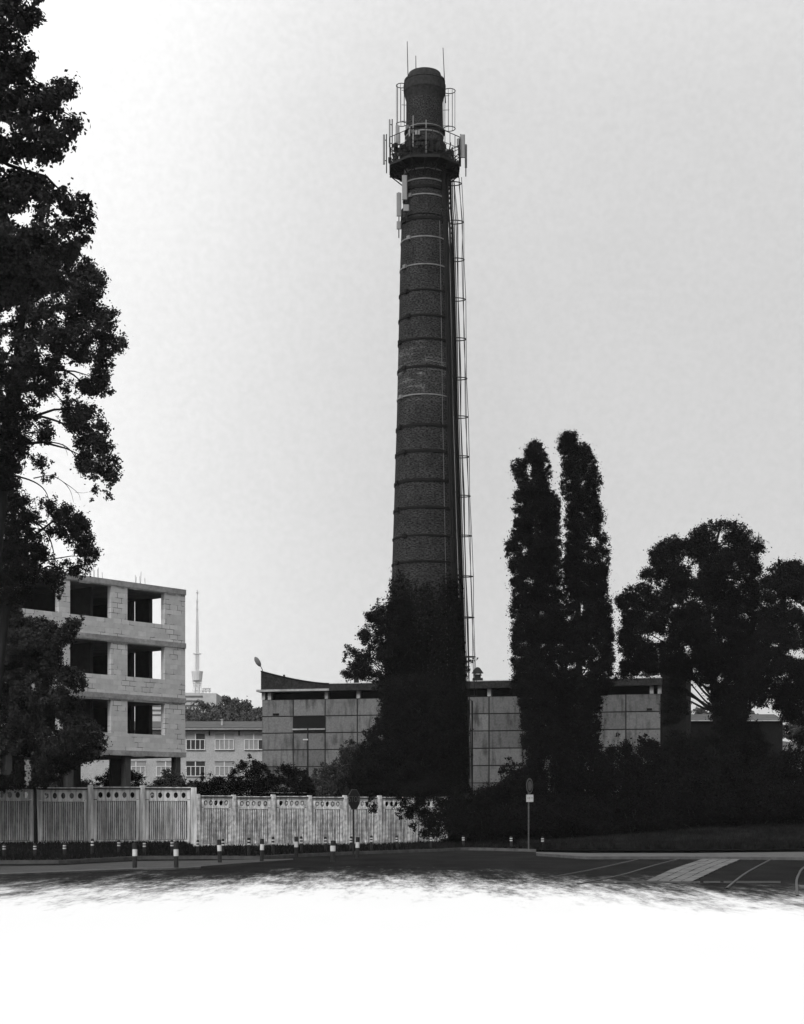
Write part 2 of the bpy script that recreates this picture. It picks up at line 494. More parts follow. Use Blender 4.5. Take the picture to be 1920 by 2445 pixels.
def leaf_mesh(name, centres, normals, size, m, parent=None, rng=NR, world=True, aspect=0.62):
    n = len(centres)
    nrm = normals / (np.linalg.norm(normals, axis=1, keepdims=True) + 1e-9)
    a = rng.normal(size=(n, 3))
    u = np.cross(nrm, a); u /= (np.linalg.norm(u, axis=1, keepdims=True) + 1e-9)
    w = np.cross(nrm, u)
    s = (size * rng.uniform(0.6, 1.35, n))[:, None]
    v = np.empty((n, 4, 3))
    v[:, 0] = centres - u * s * 0.55
    v[:, 1] = centres + w * s * aspect * 0.55 - u * s * 0.08 + nrm * s * 0.10
    v[:, 2] = centres + u * s * 0.60
    v[:, 3] = centres - w * s * aspect * 0.55 - u * s * 0.08 + nrm * s * 0.10
    v = v.reshape(-1, 3)
    if parent is not None:
        v = v - np.array(wmat(parent).translation)
    me = bpy.data.meshes.new(name)
    me.vertices.add(n * 4); me.loops.add(n * 4); me.polygons.add(n)
    me.vertices.foreach_set('co', v.ravel().astype(np.float32))
    me.loops.foreach_set('vertex_index', np.arange(n * 4, dtype=np.int32))
    me.polygons.foreach_set('loop_start', np.arange(0, n * 4, 4, dtype=np.int32))
    me.polygons.foreach_set('loop_total', np.full(n, 4, np.int32))
    me.materials.append(m)
    me.update(calc_edges=True)
    o = bpy.data.objects.new(name, me); col.objects.link(o)
    if parent is not None: o.parent = parent
    return o

def fill_leaves(pos, rad, per, rng=NR, flat=0.85):
    """leaf points round clump centres, count scaled with clump area"""
    w = rad ** 2; w = w / w.mean()
    cnt = np.maximum(2, (per * w).astype(int))
    idx = np.repeat(np.arange(len(pos)), cnt)
    dirs = rng.normal(size=(len(idx), 3)) * np.where(rng.random(len(idx)) < 0.16, 0.85, 0.50)[:, None]
    p = pos[idx] + dirs * rad[idx][:, None] * np.array([1, 1, flat])
    nr = dirs * 0.5 + rng.normal(size=dirs.shape) * 0.8 + np.array([0, 0, 0.3])
    return p, nr

def wood(name, base, top, r0, targets, m, parent, rng=R, bend=0.3, limb_r=0.12, trunk_pts=None):
    mb = MB()
    base = Vector(base); top = Vector(top)
    if trunk_pts is None:
        trunk_pts = [base.lerp(top, i / 6) + Vector((rng.uniform(-1, 1), rng.uniform(-1, 1), 0)) * bend * (0 < i < 6) for i in range(7)]
    trunk_pts = [Vector(p) for p in trunk_pts]
    k = len(trunk_pts)
    mb.tube(trunk_pts, [r0 * (1 - 0.85 * i / (k - 1)) for i in range(k)], 9)
    for t in targets:
        t = Vector(t)
        if t.z < trunk_pts[0].z + 0.45 * (trunk_pts[-1].z - trunk_pts[0].z): continue
        best = None
        zt = t.z - abs((t - trunk_pts[0]).x) * 0.5 - rng.uniform(0.5, 1.6)
        fz = min(max((zt - trunk_pts[0].z) / max(trunk_pts[-1].z - trunk_pts[0].z, 0.1), 0.40), 0.92) * (k - 1)
        i = min(int(fz), k - 2)
        s = trunk_pts[i].lerp(trunk_pts[i + 1], fz - i)
        mid = s.lerp(t, 0.5) + Vector((rng.uniform(-.3, .3), rng.uniform(-.3, .3), rng.uniform(0.0, 0.5)))
        q = s.lerp(mid, 0.5) + Vector((0, 0, -0.1)); q2 = mid.lerp(t, 0.5) + Vector((0, 0, 0.08))
        rr = min(limb_r, r0 * 0.5) * rng.uniform(0.6, 1)
        mb.tube([s, q, mid, q2, t], [rr, rr * 0.8, rr * 0.6, rr * 0.38, rr * 0.15], 6)
    return mb.build(name, m, parent, smooth=True, world_pts=True)

def jag(poly, amp, step, rng=R):
    out = []
    n = len(poly)
    for i in range(n):
        a = Vector(poly[i]).to_2d(); b = Vector(poly[(i + 1) % n]).to_2d()
        l = (b - a).length
        k = max(1, int(l / step))
        for j in range(k):
            p = a.lerp(b, j / k)
            out.append((p.x + rng.uniform(-amp, amp), p.y + rng.uniform(-amp, amp)))
    return out

def bush(name, label, x0, x1, yt, yb, D, m, dens=1.0, leaf=0.10, group=None, cat='bush', seed=0, topn=5, rpx=15):
    rng = random.Random(1000 + seed)
    nrg = np.random.default_rng(500 + seed)
    s = F / D
    root = empty(name, ((((x0 + x1) / 2) - CX) / s, D, CZ + (HY - yb) / s))
    w = x1 - x0; h = yb - yt
    poly = []
    for i in range(topn + 1):
        t = i / topn
        y = yb - h * (math.sin(math.pi * min(max(t, 0.08), 0.92)) ** 0.32) * rng.uniform(0.84, 1.0)
        poly.append((x0 + w * t + rng.uniform(-4, 4), y))
    i = topn // 2; poly[i] = (poly[i][0], yt)
    poly = [(x0 - 2, yb)] + poly + [(x1 + 2, yb)]
    poly = jag(poly, 6, 18, rng)
    area = w * h
    nc = max(8, int(area / (rpx * rpx * 0.9)))
    pos, rad = clumps(poly, D, nc, rpx, 1.8, rng=nrg)
    leaves = area * 3.2 * dens / (leaf * s) ** 2 / 0.35
    p, nr = fill_leaves(pos, rad, 2.2 * leaves / nc, nrg)
    leaf_mesh('foliage', p, nr, leaf, m, root, nrg)
    mb = MB()
    b = Vector(root.location)
    for i in range(5):
        t = Vector(pos[rng.randrange(len(pos))])
        a = b + Vector((rng.uniform(-.3, .3), rng.uniform(-.2, .2), -0.1))
        mb.tube([a, a.lerp(t, 0.5) + Vector((rng.uniform(-.2, .2), 0, .1)), t], [0.04, 0.028, 0.01], 5)
    mb.build('stem', M['bark'], root, world_pts=True)
    tag(root, label, cat, group)
    return root

# ------------------------------------------------------------------ ground, road, verge
def strip(name, rows, m, kind='structure', smooth=True):
    """rows of equal-length point lists -> grid"""
    mb = MB(); w = len(rows[0])
    for r in rows: mb.v += [tuple(p) for p in r]
    for i in range(len(rows) - 1):
        for j in range(w - 1):
            mb.f.append((i * w + j, i * w + j + 1, (i + 1) * w + j + 1, (i + 1) * w + j)); mb.m.append(0)
    o = mb.build(name, m, smooth=smooth)
    return tag(o, kind=kind)

g = MB().box(-4000, 4000, -60, 6000, -1.2, -0.15).build('ground', M['earth']); tag(g, kind='structure')

def interp(tab, x):
    if x <= tab[0][0]: return tab[0][1]
    for (a, b), (c, d) in zip(tab, tab[1:]):
        if x <= c: return b + (d - b) * (x - a) / (c - a)
    return tab[-1][1]

KERB = [(-400, 2070), (-60, 2066), (0, 2063), (150, 2062), (240, 2057), (330, 2052), (480, 2051), (620, 2052), (700, 2047), (830, 2041), (950, 2037), (1060, 2033),
        (1107, 2030), (1170, 2031), (1280, 2034), (1400, 2036), (1660, 2036), (1920, 2033), (2400, 2030)]
FEN_Z = [(-400, .36), (0, .36), (440, .34), (480, -.02), (900, -.02), (1060, .1), (1300, .25), (1600, .7), (1920, 1.1), (2400, 1.3)]
FEN_D = [(-400, 76), (0, 78), (460, 81), (480, 87), (900, 92), (1100, 93), (1400, 90), (1920, 86), (2400, 86)]
def kerbD(px): return CZ * F / (interp(KERB, px) - HY)
cols_px = list(range(-400, 2401, 20))
# road sheet: from behind the camera to just under the kerb
rows = []
for t in (0, 0.2, 0.5, 0.8, 1.0):
    r = []
    for px in cols_px:
        Dk = kerbD(px) + 0.3
        x = (px - CX) / F * Dk
        # near edge keeps the same x so that the sheet is wide near the camera too
        y0 = -30
        r.append((x * (1 if abs(x) < 16 else 1), y0 + (Dk - y0) * t, 0.0))
    rows.append(r)
for r in rows:
    r[0] = (-60, r[0][1], 0.0); r[-1] = (60, r[-1][1], 0.0)
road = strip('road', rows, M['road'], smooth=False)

def ztop(px, D):
    """height of the verge and the yard behind it"""
    dk = kerbD(px) + 0.15; df = interp(FEN_D, px); zf = interp(FEN_Z, px)
    if D <= df:
        t = (D - dk) / (df - dk); t = max(0, t)
        return 0.11 + (zf - 0.11) * (t * t * (3 - 2 * t)) + 0.05 * math.sin(px * .031 + D * .7) * t * (1 - t)
    return zf
rows = []
for k in range(0, 19):
    r = []
    for px in cols_px:
        dk = kerbD(px) + 0.15; df = interp(FEN_D, px)
        if k <= 14: D = dk + (df - dk) * k / 14
        else: D = df + (118 - df) * (k - 14) / 4
        r.append(((px - CX) / F * D, D, ztop(px, D)))
    rows.append(r)
strip('grass_verge', rows, M['earth'])

# kerb stones along the verge
mb = MB()
kp = [px for px in range(-400, 1281, 20)]
for a, b in zip(kp, kp[1:]):
    pa = G(a, interp(KERB, a)); pb = G(b, interp(KERB, b))
    u = (pb - pa); u.z = 0; n = Vector((-u.y, u.x, 0)).normalized()
    for lo, hi, z0, z1 in ((0, 0.16, 0, 0.13),):
        q = [pa + n * lo, pb + n * lo, pb + n * hi, pa + n * hi]
        mb.face([(p.x, p.y, z1) for p in q])
        mb.face([(q[0].x, q[0].y, -.1), (q[1].x, q[1].y, -.1), (q[1].x, q[1].y, z1), (q[0].x, q[0].y, z1)])
tag(mb.build('kerb', M['kerb']), kind='structure')

# pavement along the far side of the road on the right, with its low kerb
mb = MB()
pr = list(range(1280, 2401, 20))
def band(mb, pxs, top, bot, z, drop=0.1):
    for a, b in zip(pxs, pxs[1:]):
        f = [G(a, interp(bot, a), z), G(b, interp(bot, b), z), G(b, interp(top, b), z), G(a, interp(top, a), z)]
        mb.face(f)
        mb.face([(f[0].x, f[0].y, z - drop), (f[1].x, f[1].y, z - drop), tuple(f[1]), tuple(f[0])])
band(mb, pr, [(1280, 2034), (1400, 2037), (1660, 2037), (1920, 2034), (2400, 2031)], [(1280, 2037), (1400, 2045), (1660, 2045), (1920, 2047), (2400, 2047)], 0.115, 0.115)
tag(mb.build('pavement', M['kerb']), kind='structure')
mb = MB()
band(mb, list(range(-400, 701, 20)), [(-400, 2074), (0, 2068), (150, 2066), (330, 2056), (480, 2055), (700, 2050)], [(-400, 2094), (0, 2086), (150, 2080), (330, 2073), (420, 2073), (560, 2062), (700, 2052)], 0.012, 0.012)
tag(mb.build('path', M['pave']), kind='structure')
mb = MB()
band(mb, list(range(-400, 481, 20)), [(-400, 2092), (0, 2085), (150, 2079), (330, 2072), (420, 2071), (480, 2068)], [(-400, 2095), (0, 2087), (150, 2081), (330, 2074), (420, 2073), (480, 2070)], 0.05, 0.05)
tag(mb.build('kerb', M['kerb']), kind='structure')

# grass blades on the verge (nobody could count them)
def grass(name, px0, px1, n, m, hgt, f0=0.0, f1=1.0, seed=3):
    rg = np.random.default_rng(seed)
    px = rg.uniform(px0, px1, n); t = rg.uniform(f0, f1, n) 
    pts = np.empty((n, 3))
    for i in range(n):
        dk = kerbD(px[i]) + 0.25; df = interp(FEN_D, px[i])
        if px[i] > 1280: dk += 1.4 * 0 + 0.3
        D = dk + (df - dk) * t[i]
        pts[i] = ((px[i] - CX) / F * D, D, ztop(px[i], D) + 0.02)
    hs = hgt * rg.uniform(0.4, 1.5, n); a = rg.uniform(0, math.pi, n)
    dx = np.cos(a) * hs * 0.16; dy = np.sin(a) * hs * 0.16
    ln = rg.normal(0, 0.35, (n, 2)) * hs[:, None]
    v = np.empty((n, 3, 3))
    v[:, 0] = pts + np.stack([dx, dy, 0 * dx], 1); v[:, 1] = pts - np.stack([dx, dy, 0 * dx], 1)
    v[:, 2] = pts + np.stack([ln[:, 0], ln[:, 1], hs], 1)
    me = bpy.data.meshes.new(name)
    me.vertices.add(n * 3); me.loops.add(n * 3); me.polygons.add(n)
    me.vertices.foreach_set('co', v.ravel().astype(np.float32))
    me.loops.foreach_set('vertex_index', np.arange(n * 3, dtype=np.int32))
    me.polygons.foreach_set('loop_start', np.arange(0, n * 3, 3, dtype=np.int32))
    me.polygons.foreach_set('loop_total', np.full(n, 3, np.int32))
    me.materials.append(m); me.update(calc_edges=True)
    o = bpy.data.objects.new(name, me); col.objects.link(o)
    tag(o, kind='stuff')
    return o
o = grass('grass', -250, 1290, 34000, M['grass'], 0.13); tag(o, 'short dark grass on the verge below the concrete fences', 'grass')
o = grass('tall_grass', 1240, 2150, 60000, M['grass_r'], 0.26, seed=4); tag(o, 'rough long grass on the bank behind the right pavement', 'grass')

# tram crossing, rails and the edge line across the road
rails = [[(1300, 2099), (1411, 2078), (1492, 2060), (1560, 2045)],
         [(1380, 2112), (1482, 2091), (1560, 2068), (1640, 2047), (1665, 2041)],
         [(1735, 2122), (1775, 2090), (1805, 2072), (1835, 2056), (1861, 2042), (1880, 2036)],
         [(1904, 2140), (1902, 2106), (1908, 2088), (1920, 2072), (1960, 2050)]]
labs = ['faint worn rail farthest left in the road, beside the paved crossing', 'worn rail next to the left edge of the pale slab crossing',
        'long curving rail right of the pale slab crossing', 'bent rail at the right edge of the road']
def smooth_line(p, n=6):
    p = [Vector(q) for q in p]; out = []
    for i in range(len(p) - 1):
        p0, p1, p2, p3 = p[max(i - 1, 0)], p[i], p[i + 1], p[min(i + 2, len(p) - 1)]
        for j in range(n):
            t = j / n
            out.append(0.5 * ((2 * p1) + (p2 - p0) * t + (2 * p0 - 5 * p1 + 4 * p2 - p3) * t * t + (3 * p1 - p0 - 3 * p2 + p3) * t ** 3))
    out.append(p[-1]); return out
for pts, lb in zip(rails, labs):
    ln = smooth_line([G(a, b) for a, b in pts])
    mb = MB()
    for a, b in zip(ln, ln[1:]):
        u = (b - a).normalized(); n = Vector((-u.y, u.x, 0)) * 0.032
        mb.face([a - n + Vector((0, 0, .03)), b - n + Vector((0, 0, .03)), b + n + Vector((0, 0, .03)), a + n + Vector((0, 0, .03))])
        mb.face([a - n, b - n, b - n + Vector((0, 0, .03)), a - n + Vector((0, 0, .03))])
        mb.face([a + n + Vector((0, 0, .03)), b + n + Vector((0, 0, .03)), b + n, a + n])
    tag(mb.build('tram_rail', M['rail']), lb, 'rail', 'tram rails in the road')
# crossing of concrete slabs in four lanes
mb = MB()
lt, rt = G(1542, 2105), G(1655, 2106); lm, rm = G(1600, 2078), G(1725, 2072); lb_, rb_ = G(1700, 2044), G(1790, 2044)
for i in range(4):
    for j in range(12):
        def q(u, v):
            if v < 0.5: a = lt.lerp(lm, v * 2); b = rt.lerp(rm, v * 2)
            else: a = lm.lerp(lb_, v * 2 - 1); b = rm.lerp(rb_, v * 2 - 1)
            return a.lerp(b, u)
        u0, u1 = i / 4 + .012, (i + 1) / 4 - .012; v0, v1 = j / 12 + .002, (j + 1) / 12 - .002
        z = 0.022 + R.uniform(0, .012)
        c = [q(u0, v0), q(u1, v0), q(u1, v1), q(u0, v1)]
        mb.face([(p.x, p.y, z) for p in c])
        mb.face([(c[0].x, c[0].y, 0), (c[1].x, c[1].y, 0), (c[1].x, c[1].y, z), (c[0].x, c[0].y, z)])
tag(mb.build('crossing_slabs', M['slab_pale']), 'pale concrete slab crossing laid in lanes between the tram rails', 'crossing slabs')
mb = MB()
for a in range(1400, 1872, 8):
    if R.random() < 0.1: continue
    p, q2 = G(a, 2109), G(a + 8, 2109); p2, q3 = G(a, 2104.5), G(a + 8, 2104.5)
    mb.face([(p.x, p.y, .01), (q2.x, q2.y, .01), (q3.x, q3.y, .01), (p2.x, p2.y, .01)])
tag(mb.build('kerb', M['edge_line']), kind='structure')

# ------------------------------------------------------------------ chimney
DC = 103.0; SC = F / DC
CCX = (1014 - CX) / SC
chim = empty('brick_chimney', (CCX, DC, 0.0))
def zc(py, D=DC): return CZ + (HY - py) * D / F
prof_px = [(2010, 97), (1900, 94), (1400, 79), (1000, 66.5), (638, 58.5), (545, 55.5), (530, 55.2), (529, 57.2), (505, 56.6), (504, 52.0), (440, 50.5), (408, 49.8),
           (350, 47.5), (345, 47), (343, 45), (300, 44), (245, 43.2)]
prof = [(hw / SC, zc(py)) for py, hw in prof_px]
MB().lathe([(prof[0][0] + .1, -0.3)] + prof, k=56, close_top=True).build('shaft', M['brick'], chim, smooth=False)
crown_px = [(246, 43.4), (240, 44.5), (232, 47), (226, 48.5), (222, 50.2), (206, 50.6), (205, 48.5), (200, 48.2), (199, 49.2), (194, 49), (196, 43.5), (193, 42.5), (186, 41), (182, 39.5), (178, 38.5), (177, 33), (187, 32)]
MB().lathe([(hw / SC, zc(py)) for py, hw in crown_px], k=40).build('crown', M['soot'], chim)
def shaft_r(z):
    pr_ = prof
    for (r0, z0), (r1, z1) in zip(pr_, pr_[1:]):
        if z0 <= z <= z1: return r0 + (r1 - r0) * (z - z0) / max(z1 - z0, 1e-6)
    return pr_[-1][0]
hoops = [(292, 1), (307, 1), (331, 0), (400, 1), (425, 1), (443, 0), (462, 1), (520, 0), (565, 1), (632, 1), (693, 0), (754, 0), (810, 0), (877, 0), (944, 1),
         (1017, 0), (1079, 0), (1149, 0), (1214, 0), (1281, 0), (1343, 0)]
for py, pale in hoops:
    z = zc(py, DC - 1.4) if True else 0
    r = shaft_r(z); h = 0.04 if pale else 0.05 + .05 * ((py * 13) % 7) / 7
    mb = MB()
    rp = r + (0.035 if pale else 0.05)
    mb.lathe([(r - .02, z - h), (rp, z - h), (rp, z + h), (r - .02, z + h)], k=56, close_top=False)
    a0 = math.radians(205 + (py * 37) % 30)
    c = Vector((math.cos(a0), math.sin(a0), 0))
    mb.obox((c.x * (rp + .04), c.y * (rp + .04)), (-c.y, c.x), (c.x, c.y), .13, .07, z - .12, z + .12)
    mb.build('hoop', M['hoop_pale'] if pale else M['hoop_dark'], chim)
# lightning conductor strap down the right front
a = math.radians(-52)
pts = []
for py in range(535, 1700, 60):
    z = zc(py); r = shaft_r(z) + .03; pts.append((r * math.cos(a), r * math.sin(a), z))
MB().tube(pts, 0.014, 4).build('conductor_strap', M['hoop_pale'], chim)
# dark steel tubes standing in for the shade on the shaft's right side
mb = MB()
pys = [415, 500, 600, 800, 1000, 1200, 1400, 1600, 1760]
for wa, off, rr in ((-38, .05, .05), (-33, .06, .07), (-27, .06, .05), (-21, .07, .06), (-14, .05, .05)):
    pts = []
    for py in pys:
        z = zc(py); r = shaft_r(z) + off; an = math.radians(wa)
        pts.append((r * math.cos(an), r * math.sin(an), z))
    mb.tube(pts, rr, 5)
mb.build('shade_strip', M['steel'], chim)

# main ladder and cage on the right
def ladder_cage(pys_hoop, side, axis_off, off=0.12, w=0.42, depth=0.72, nb=6, rungs=True, ztop_=None, zbot=None, angz=0.0, hoop_hw=None):
    """side: direction (unit) in which the cage stands out"""
    d = Vector((math.cos(angz), math.sin(angz), 0)); t = Vector((-d.y, d.x, 0))
    lad = MB(); cage = []
    zt = ztop_ if ztop_ is not None else zc(pys_hoop[0]); zb = zbot if zbot is not None else zc(pys_hoop[-1])
    n = 14
    for sgn in (-1, 1):
        lad.tube([d * (shaft_r(zb + (zt - zb) * i / n) + axis_off) + t * w / 2 * sgn + Vector((0, 0, zb + (zt - zb) * i / n)) for i in range(n + 1)], 0.045, 5)
    if rungs:
        z = zb + .2
        while z < zt:
            c = d * (shaft_r(z) + axis_off) + Vector((0, 0, z))
            lad.tube([c - t * w / 2, c + t * w / 2], 0.02, 4)
            z += 0.32
    z = zb + .8
    while z < zt:
        r = shaft_r(z)
        for sgn in (-1, 1):
            lad.tube([d * (r - .02) + t * w / 2 * sgn + Vector((0, 0, z)), d * (r + axis_off) + t * w / 2 * sgn + Vector((0, 0, z))], 0.02, 4)
        z += 2.5
    return lad, d, t
MAINH = [437, 529, 619, 714, 809, 903, 995, 1090, 1184, 1279, 1376, 1474, 1568, 1662]
lad, d, t = ladder_cage([415, 1850], 1, 0.22)
lobj = lad.build('ladder', M['steel'], chim)
def cage_hoop(z, r_, ax, d, t, w=0.42, depth=0.78):
    c0 = d * (r_ + ax); pts = []
    for i in range(13):
        an = math.pi * i / 12
        pts.append(c0 + d * (math.sin(an) ** 0.8 * depth) + t * (math.cos(an) * 0.36) + Vector((0, 0, z)))
    pts = [c0 + t * w / 2 + Vector((0, 0, z))] + pts + [c0 - t * w / 2 + Vector((0, 0, z))]
    return pts
for py in MAINH:
    z = zc(py, DC - .1)
    MB().tube(cage_hoop(z, shaft_r(z), 0.22, d, t), 0.035, 5).build('cage_hoop', M['steel'], chim)
cb = MB()
zz = [zc(p) for p in (MAINH[0] - 14,) + tuple(MAINH)]
for fr in (0.12, 0.3, 0.5, 0.7, 0.88):
    an = math.pi * fr
    cb.tube([d * (shaft_r(z) + .22 + math.sin(an) ** 0.8 * .78) + t * math.cos(an) * .36 + Vector((0.04 * math.sin(z * 1.7 + fr * 9), 0, z)) for z in zz], 0.024, 4)
cb.build('cage_bars', M['steel'], chim)
# feeder cables clipped between the ladder and the shaft
mb = MB()
for off, ty, rr in ((.10, -.5, .06), (.36, .33, .035), (.52, -.36, .03), (.30, .5, .045), (.42, -.1, .035), (.16, .1, .05)):
    mb.tube([d * (shaft_r(zc(p)) + off) + t * (ty + .05 * math.sin(p * .02 + off * 20)) + Vector((0, 0, zc(p))) for p in range(420, 1880, 40)], rr, 5)
mb.build('feeder_cable', M['steel'], chim)

# two short cages at the crown
def short_cage(cx_px, top, bot, hw_px, side):
    mb = MB()
    x = (cx_px - CX) / SC - CCX
    r = hw_px / SC
    zt, zb = zc(top), zc(bot)
    for z in (zt, zb):
        mb.ring((x, -0.1, z), r, 0.028, 20)
    for i in range(9):
        an = 2 * math.pi * i / 9 + .3
        mb.tube([(x + r * math.cos(an), -0.1 + r * math.sin(an), zt), (x + r * math.cos(an), -0.1 + r * math.sin(an), zb)], 0.016, 4)
    for z in (zt - .3, (zt + zb) / 2, zb + .2):
        mb.tube([(x, -0.1, z), (x - side * (abs(x) - shaft_r(z) + .1), -0.05, z)], 0.02, 4)
    mb.build('short_cage', M['steel'], chim)
short_cage(959, 206, 298, 12.5, -1)
short_cage(1073, 219, 309, 14, 1)

# platform: octagon deck, brackets, rails
zd = zc(404); zr = zc(342); RO = 2.44; ri = 1.30
mb = MB()
oc = [(math.cos(math.pi / 8 + math.pi / 4 * i), math.sin(math.pi / 8 + math.pi / 4 * i)) for i in range(8)]
for i in range(8):
    a, b = oc[i], oc[(i + 1) % 8]
    for z, fl in ((zd, 0), (zd - .07, 1)):
        q = [(a[0] * ri, a[1] * ri, z), (b[0] * ri, b[1] * ri, z), (b[0] * RO, b[1] * RO, z), (a[0] * RO, a[1] * RO, z)]
        mb.face(q if fl else q[::-1])
    mb.face([(a[0] * RO, a[1] * RO, zd - .12), (b[0] * RO, b[1] * RO, zd - .12), (b[0] * RO, b[1] * RO, zd + .06), (a[0] * RO, a[1] * RO, zd + .06)])
mb.build('platform_deck', M['steel'], chim)
mb = MB()
for i in range(8):
    a, b = oc[i], oc[(i + 1) % 8]
    for s_, r_ in ((a, RO), (((a[0] + b[0]) / 2, (a[1] + b[1]) / 2), RO)):
        mb.tube([(s_[0] * 1.36, s_[1] * 1.36, zd - 1.0), (s_[0] * r_ * .98, s_[1] * r_ * .98, zd - .1)], 0.04, 5)
        mb.tube([(s_[0] * 1.3, s_[1] * 1.3, zd - .14), (s_[0] * r_, s_[1] * r_, zd - .14)], 0.05, 5)
    for q in (0.33, 0.66):
        c = (a[0] + (b[0] - a[0]) * q, a[1] + (b[1] - a[1]) * q)
        mb.tube([(c[0] * 1.3, c[1] * 1.3, zd + .05), (c[0] * RO, c[1] * RO, zd + .9)], 0.025, 4)
    mb.tube([(a[0] * 1.35, a[1] * 1.35, zd - .55), (b[0] * 1.7, b[1] * 1.7, zd - .5)], 0.03, 4)
mb.build('platform_bracket', M['steel'], chim)
mb = MB()
for zf in (zr, (zd + zr) / 2 + .1, zd + .35, zd + .12):
    mb.tube([(oc[i % 8][0] * RO, oc[i % 8][1] * RO, zf) for i in range(9)], 0.032 if zf == zr else 0.024, 4)
for i in range(8):
    a, b = oc[i], oc[(i + 1) % 8]
    for q in (0, 0.25, 0.5, 0.75):
        c = (a[0] + (b[0] - a[0]) * q, a[1] + (b[1] - a[1]) * q)
        mb.tube([(c[0] * RO, c[1] * RO, zd), (c[0] * RO, c[1] * RO, zr)], 0.026, 4)
    mb.tube([(a[0] * RO, a[1] * RO, zd), (b[0] * RO, b[1] * RO, zr - .5)], 0.03, 4)
    mb.tube([(b[0] * RO, b[1] * RO, zd), (a[0] * RO, a[1] * RO, zr - .9)], 0.022, 4)
    mb.tube([(a[0] * RO * .8, a[1] * RO * .8, zd - .3), (a[0] * RO * .8, a[1] * RO * .8, zd + .95)], 0.04, 5)
    mb.tube([(a[0] * RO * .8, a[1] * RO * .8, zd + .8), (b[0] * RO * .8, b[1] * RO * .8, zd + .85)], 0.03, 4)
mb.build('platform_railing', M['steel'], chim)
# collar of clamps above the platform
mb = MB()
for py in (318, 352, 372, 392):
    z = zc(py); mb.lathe([(shaft_r(z), z - .05), (shaft_r(z) + .12, z - .05), (shaft_r(z) + .12, z + .05), (shaft_r(z), z + .05)], k=32, close_top=False)
for i in range(14):
    an = 2 * math.pi * i / 14; z = zc(360)
    mb.obox((math.cos(an) * 1.5, math.sin(an) * 1.5), (math.cos(an), math.sin(an)), (-math.sin(an), math.cos(an)), .22, .14, z - .5 + .2 * math.sin(i * 2.1), z - .05 + .3 * math.sin(i * 3.7))
mb.build('equipment_collar', M['steel'], chim)
rq = random.Random(5)
for i in range(40):                    # feeder clutter, mounts and junction boxes round the deck
    an = rq.choice((0, math.pi)) + rq.uniform(-1.0, 1.0); rr_q = rq.uniform(1.55, 2.3); z = zd + rq.uniform(.0, 1.1)
    c = Vector((math.cos(an) * rr_q, math.sin(an) * rr_q, 0)); mb = MB()
    if i % 3 == 0:
        mb.obox((c.x, c.y), (math.cos(an), math.sin(an)), (-math.sin(an), math.cos(an)), rq.uniform(.05, .12), rq.uniform(.06, .16), z, z + rq.uniform(.2, .5))
    else:
        mb.tube([c + Vector((0, 0, zd)), c + Vector((rq.uniform(-.3, .3), rq.uniform(-.3, .3), z - zd + .2 + zd))], rq.uniform(.02, .04), 4)
    mb.build('junction_box' if i % 3 == 0 else 'mounting_tube', M['steel'], chim)
tag(chim, 'tall tapering sooty brick chimney with iron hoops, ladder cage and antenna platform', 'chimney')

# lightning rods on the crown
def rod(name, x0, y0, x1, y1, dy, label, ext=None):
    p0 = P(x0, y0, DC + dy); p1 = P(x1, y1, DC + dy)
    mb = MB().tube([p0, p1], [0.022, 0.034], 5)
    root = mb
    o = mb.build('lightning_rod', M['steel'])
    o['label'] = label; o['category'] = 'lightning rod'; o['group'] = 'lightning rods on the chimney crown'
rod('r', 972.5, 99, 975, 205, -0.3, 'tallest thin lightning rod at the left rim of the chimney crown')
rod('r', 993, 133, 993.6, 178, 0.9, 'shortest thin lightning rod behind the chimney crown')
rod('r', 1058, 114, 1064, 246, -0.2, 'long thin lightning rod fixed to the right side of the chimney crown')

# antennas (each a thing of its own)
def antenna(x0, x1, y0, y1, dy, label, pole=True, dark=False, thick=.14, poleside=0, group='antenna panels on the chimney'):
    D = DC + dy; s = F / D
    root = empty('antenna', P((x0 + x1) / 2, y1, D))
    w = (x1 - x0) / s; h = (y1 - y0) / s
    mb = MB()
    # rounded front panel
    sec = [(-w / 2, thick * .5), (-w / 2, -thick * .2), (-w * .36, -thick * .5), (w * .36, -thick * .5), (w / 2, -thick * .2), (w / 2, thick * .5)]
    for i in range(len(sec)):
        a, b = sec[i], sec[(i + 1) % len(sec)]
        mb.face([(a[0], a[1], 0), (b[0], b[1], 0), (b[0], b[1], h), (a[0], a[1], h)])
    mb.face([(a[0], a[1], h) for a in sec]); mb.face([(a[0], a[1], 0) for a in reversed(sec)])
    mb.build('radome', M['steel'] if dark else M['panel'], root)
    if pole:
        mb = MB()
        px_ = poleside * w * .5
        mb.tube([(px_, thick * .5 + .12, -.5), (px_, thick * .5 + .12, h + .12)], 0.038, 6)
        mb.build('mast', M['steel'], root)
        for z in (h * .15, h * .85):
            MB().tube([(px_, thick * .5 + .12, z), (0, thick * .4, z)], 0.03, 5).build('bracket', M['steel'], root)
    tag(root, label, 'antenna', group)
    return root
antenna(914.5, 919.5, 322, 392, -0.4, 'dark slim antenna farthest left on the chimney platform', dark=False, poleside=2.4)
antenna(928.5, 932.5, 286, 350, 0.3, 'tall slim antenna second from the left above the platform rail', poleside=3.0)
antenna(944.5, 954, 300, 345, -0.9, 'short pale antenna panel at the left of the platform, close to the shaft')
antenna(1099, 1110.5, 322, 376, -0.7, 'wide pale antenna panel on the right side of the platform', poleside=-0.8)
antenna(1110, 1115.5, 346, 400, -0.2, 'narrow pale antenna farthest right on the chimney platform')
antenna(1091, 1099.5, 332, 350, 0.1, 'small square antenna box between the right platform rail and the wide panel')
antenna(960, 972.5, 419, 477, -1.3, 'pale antenna panel hanging under the left of the platform', poleside=0)
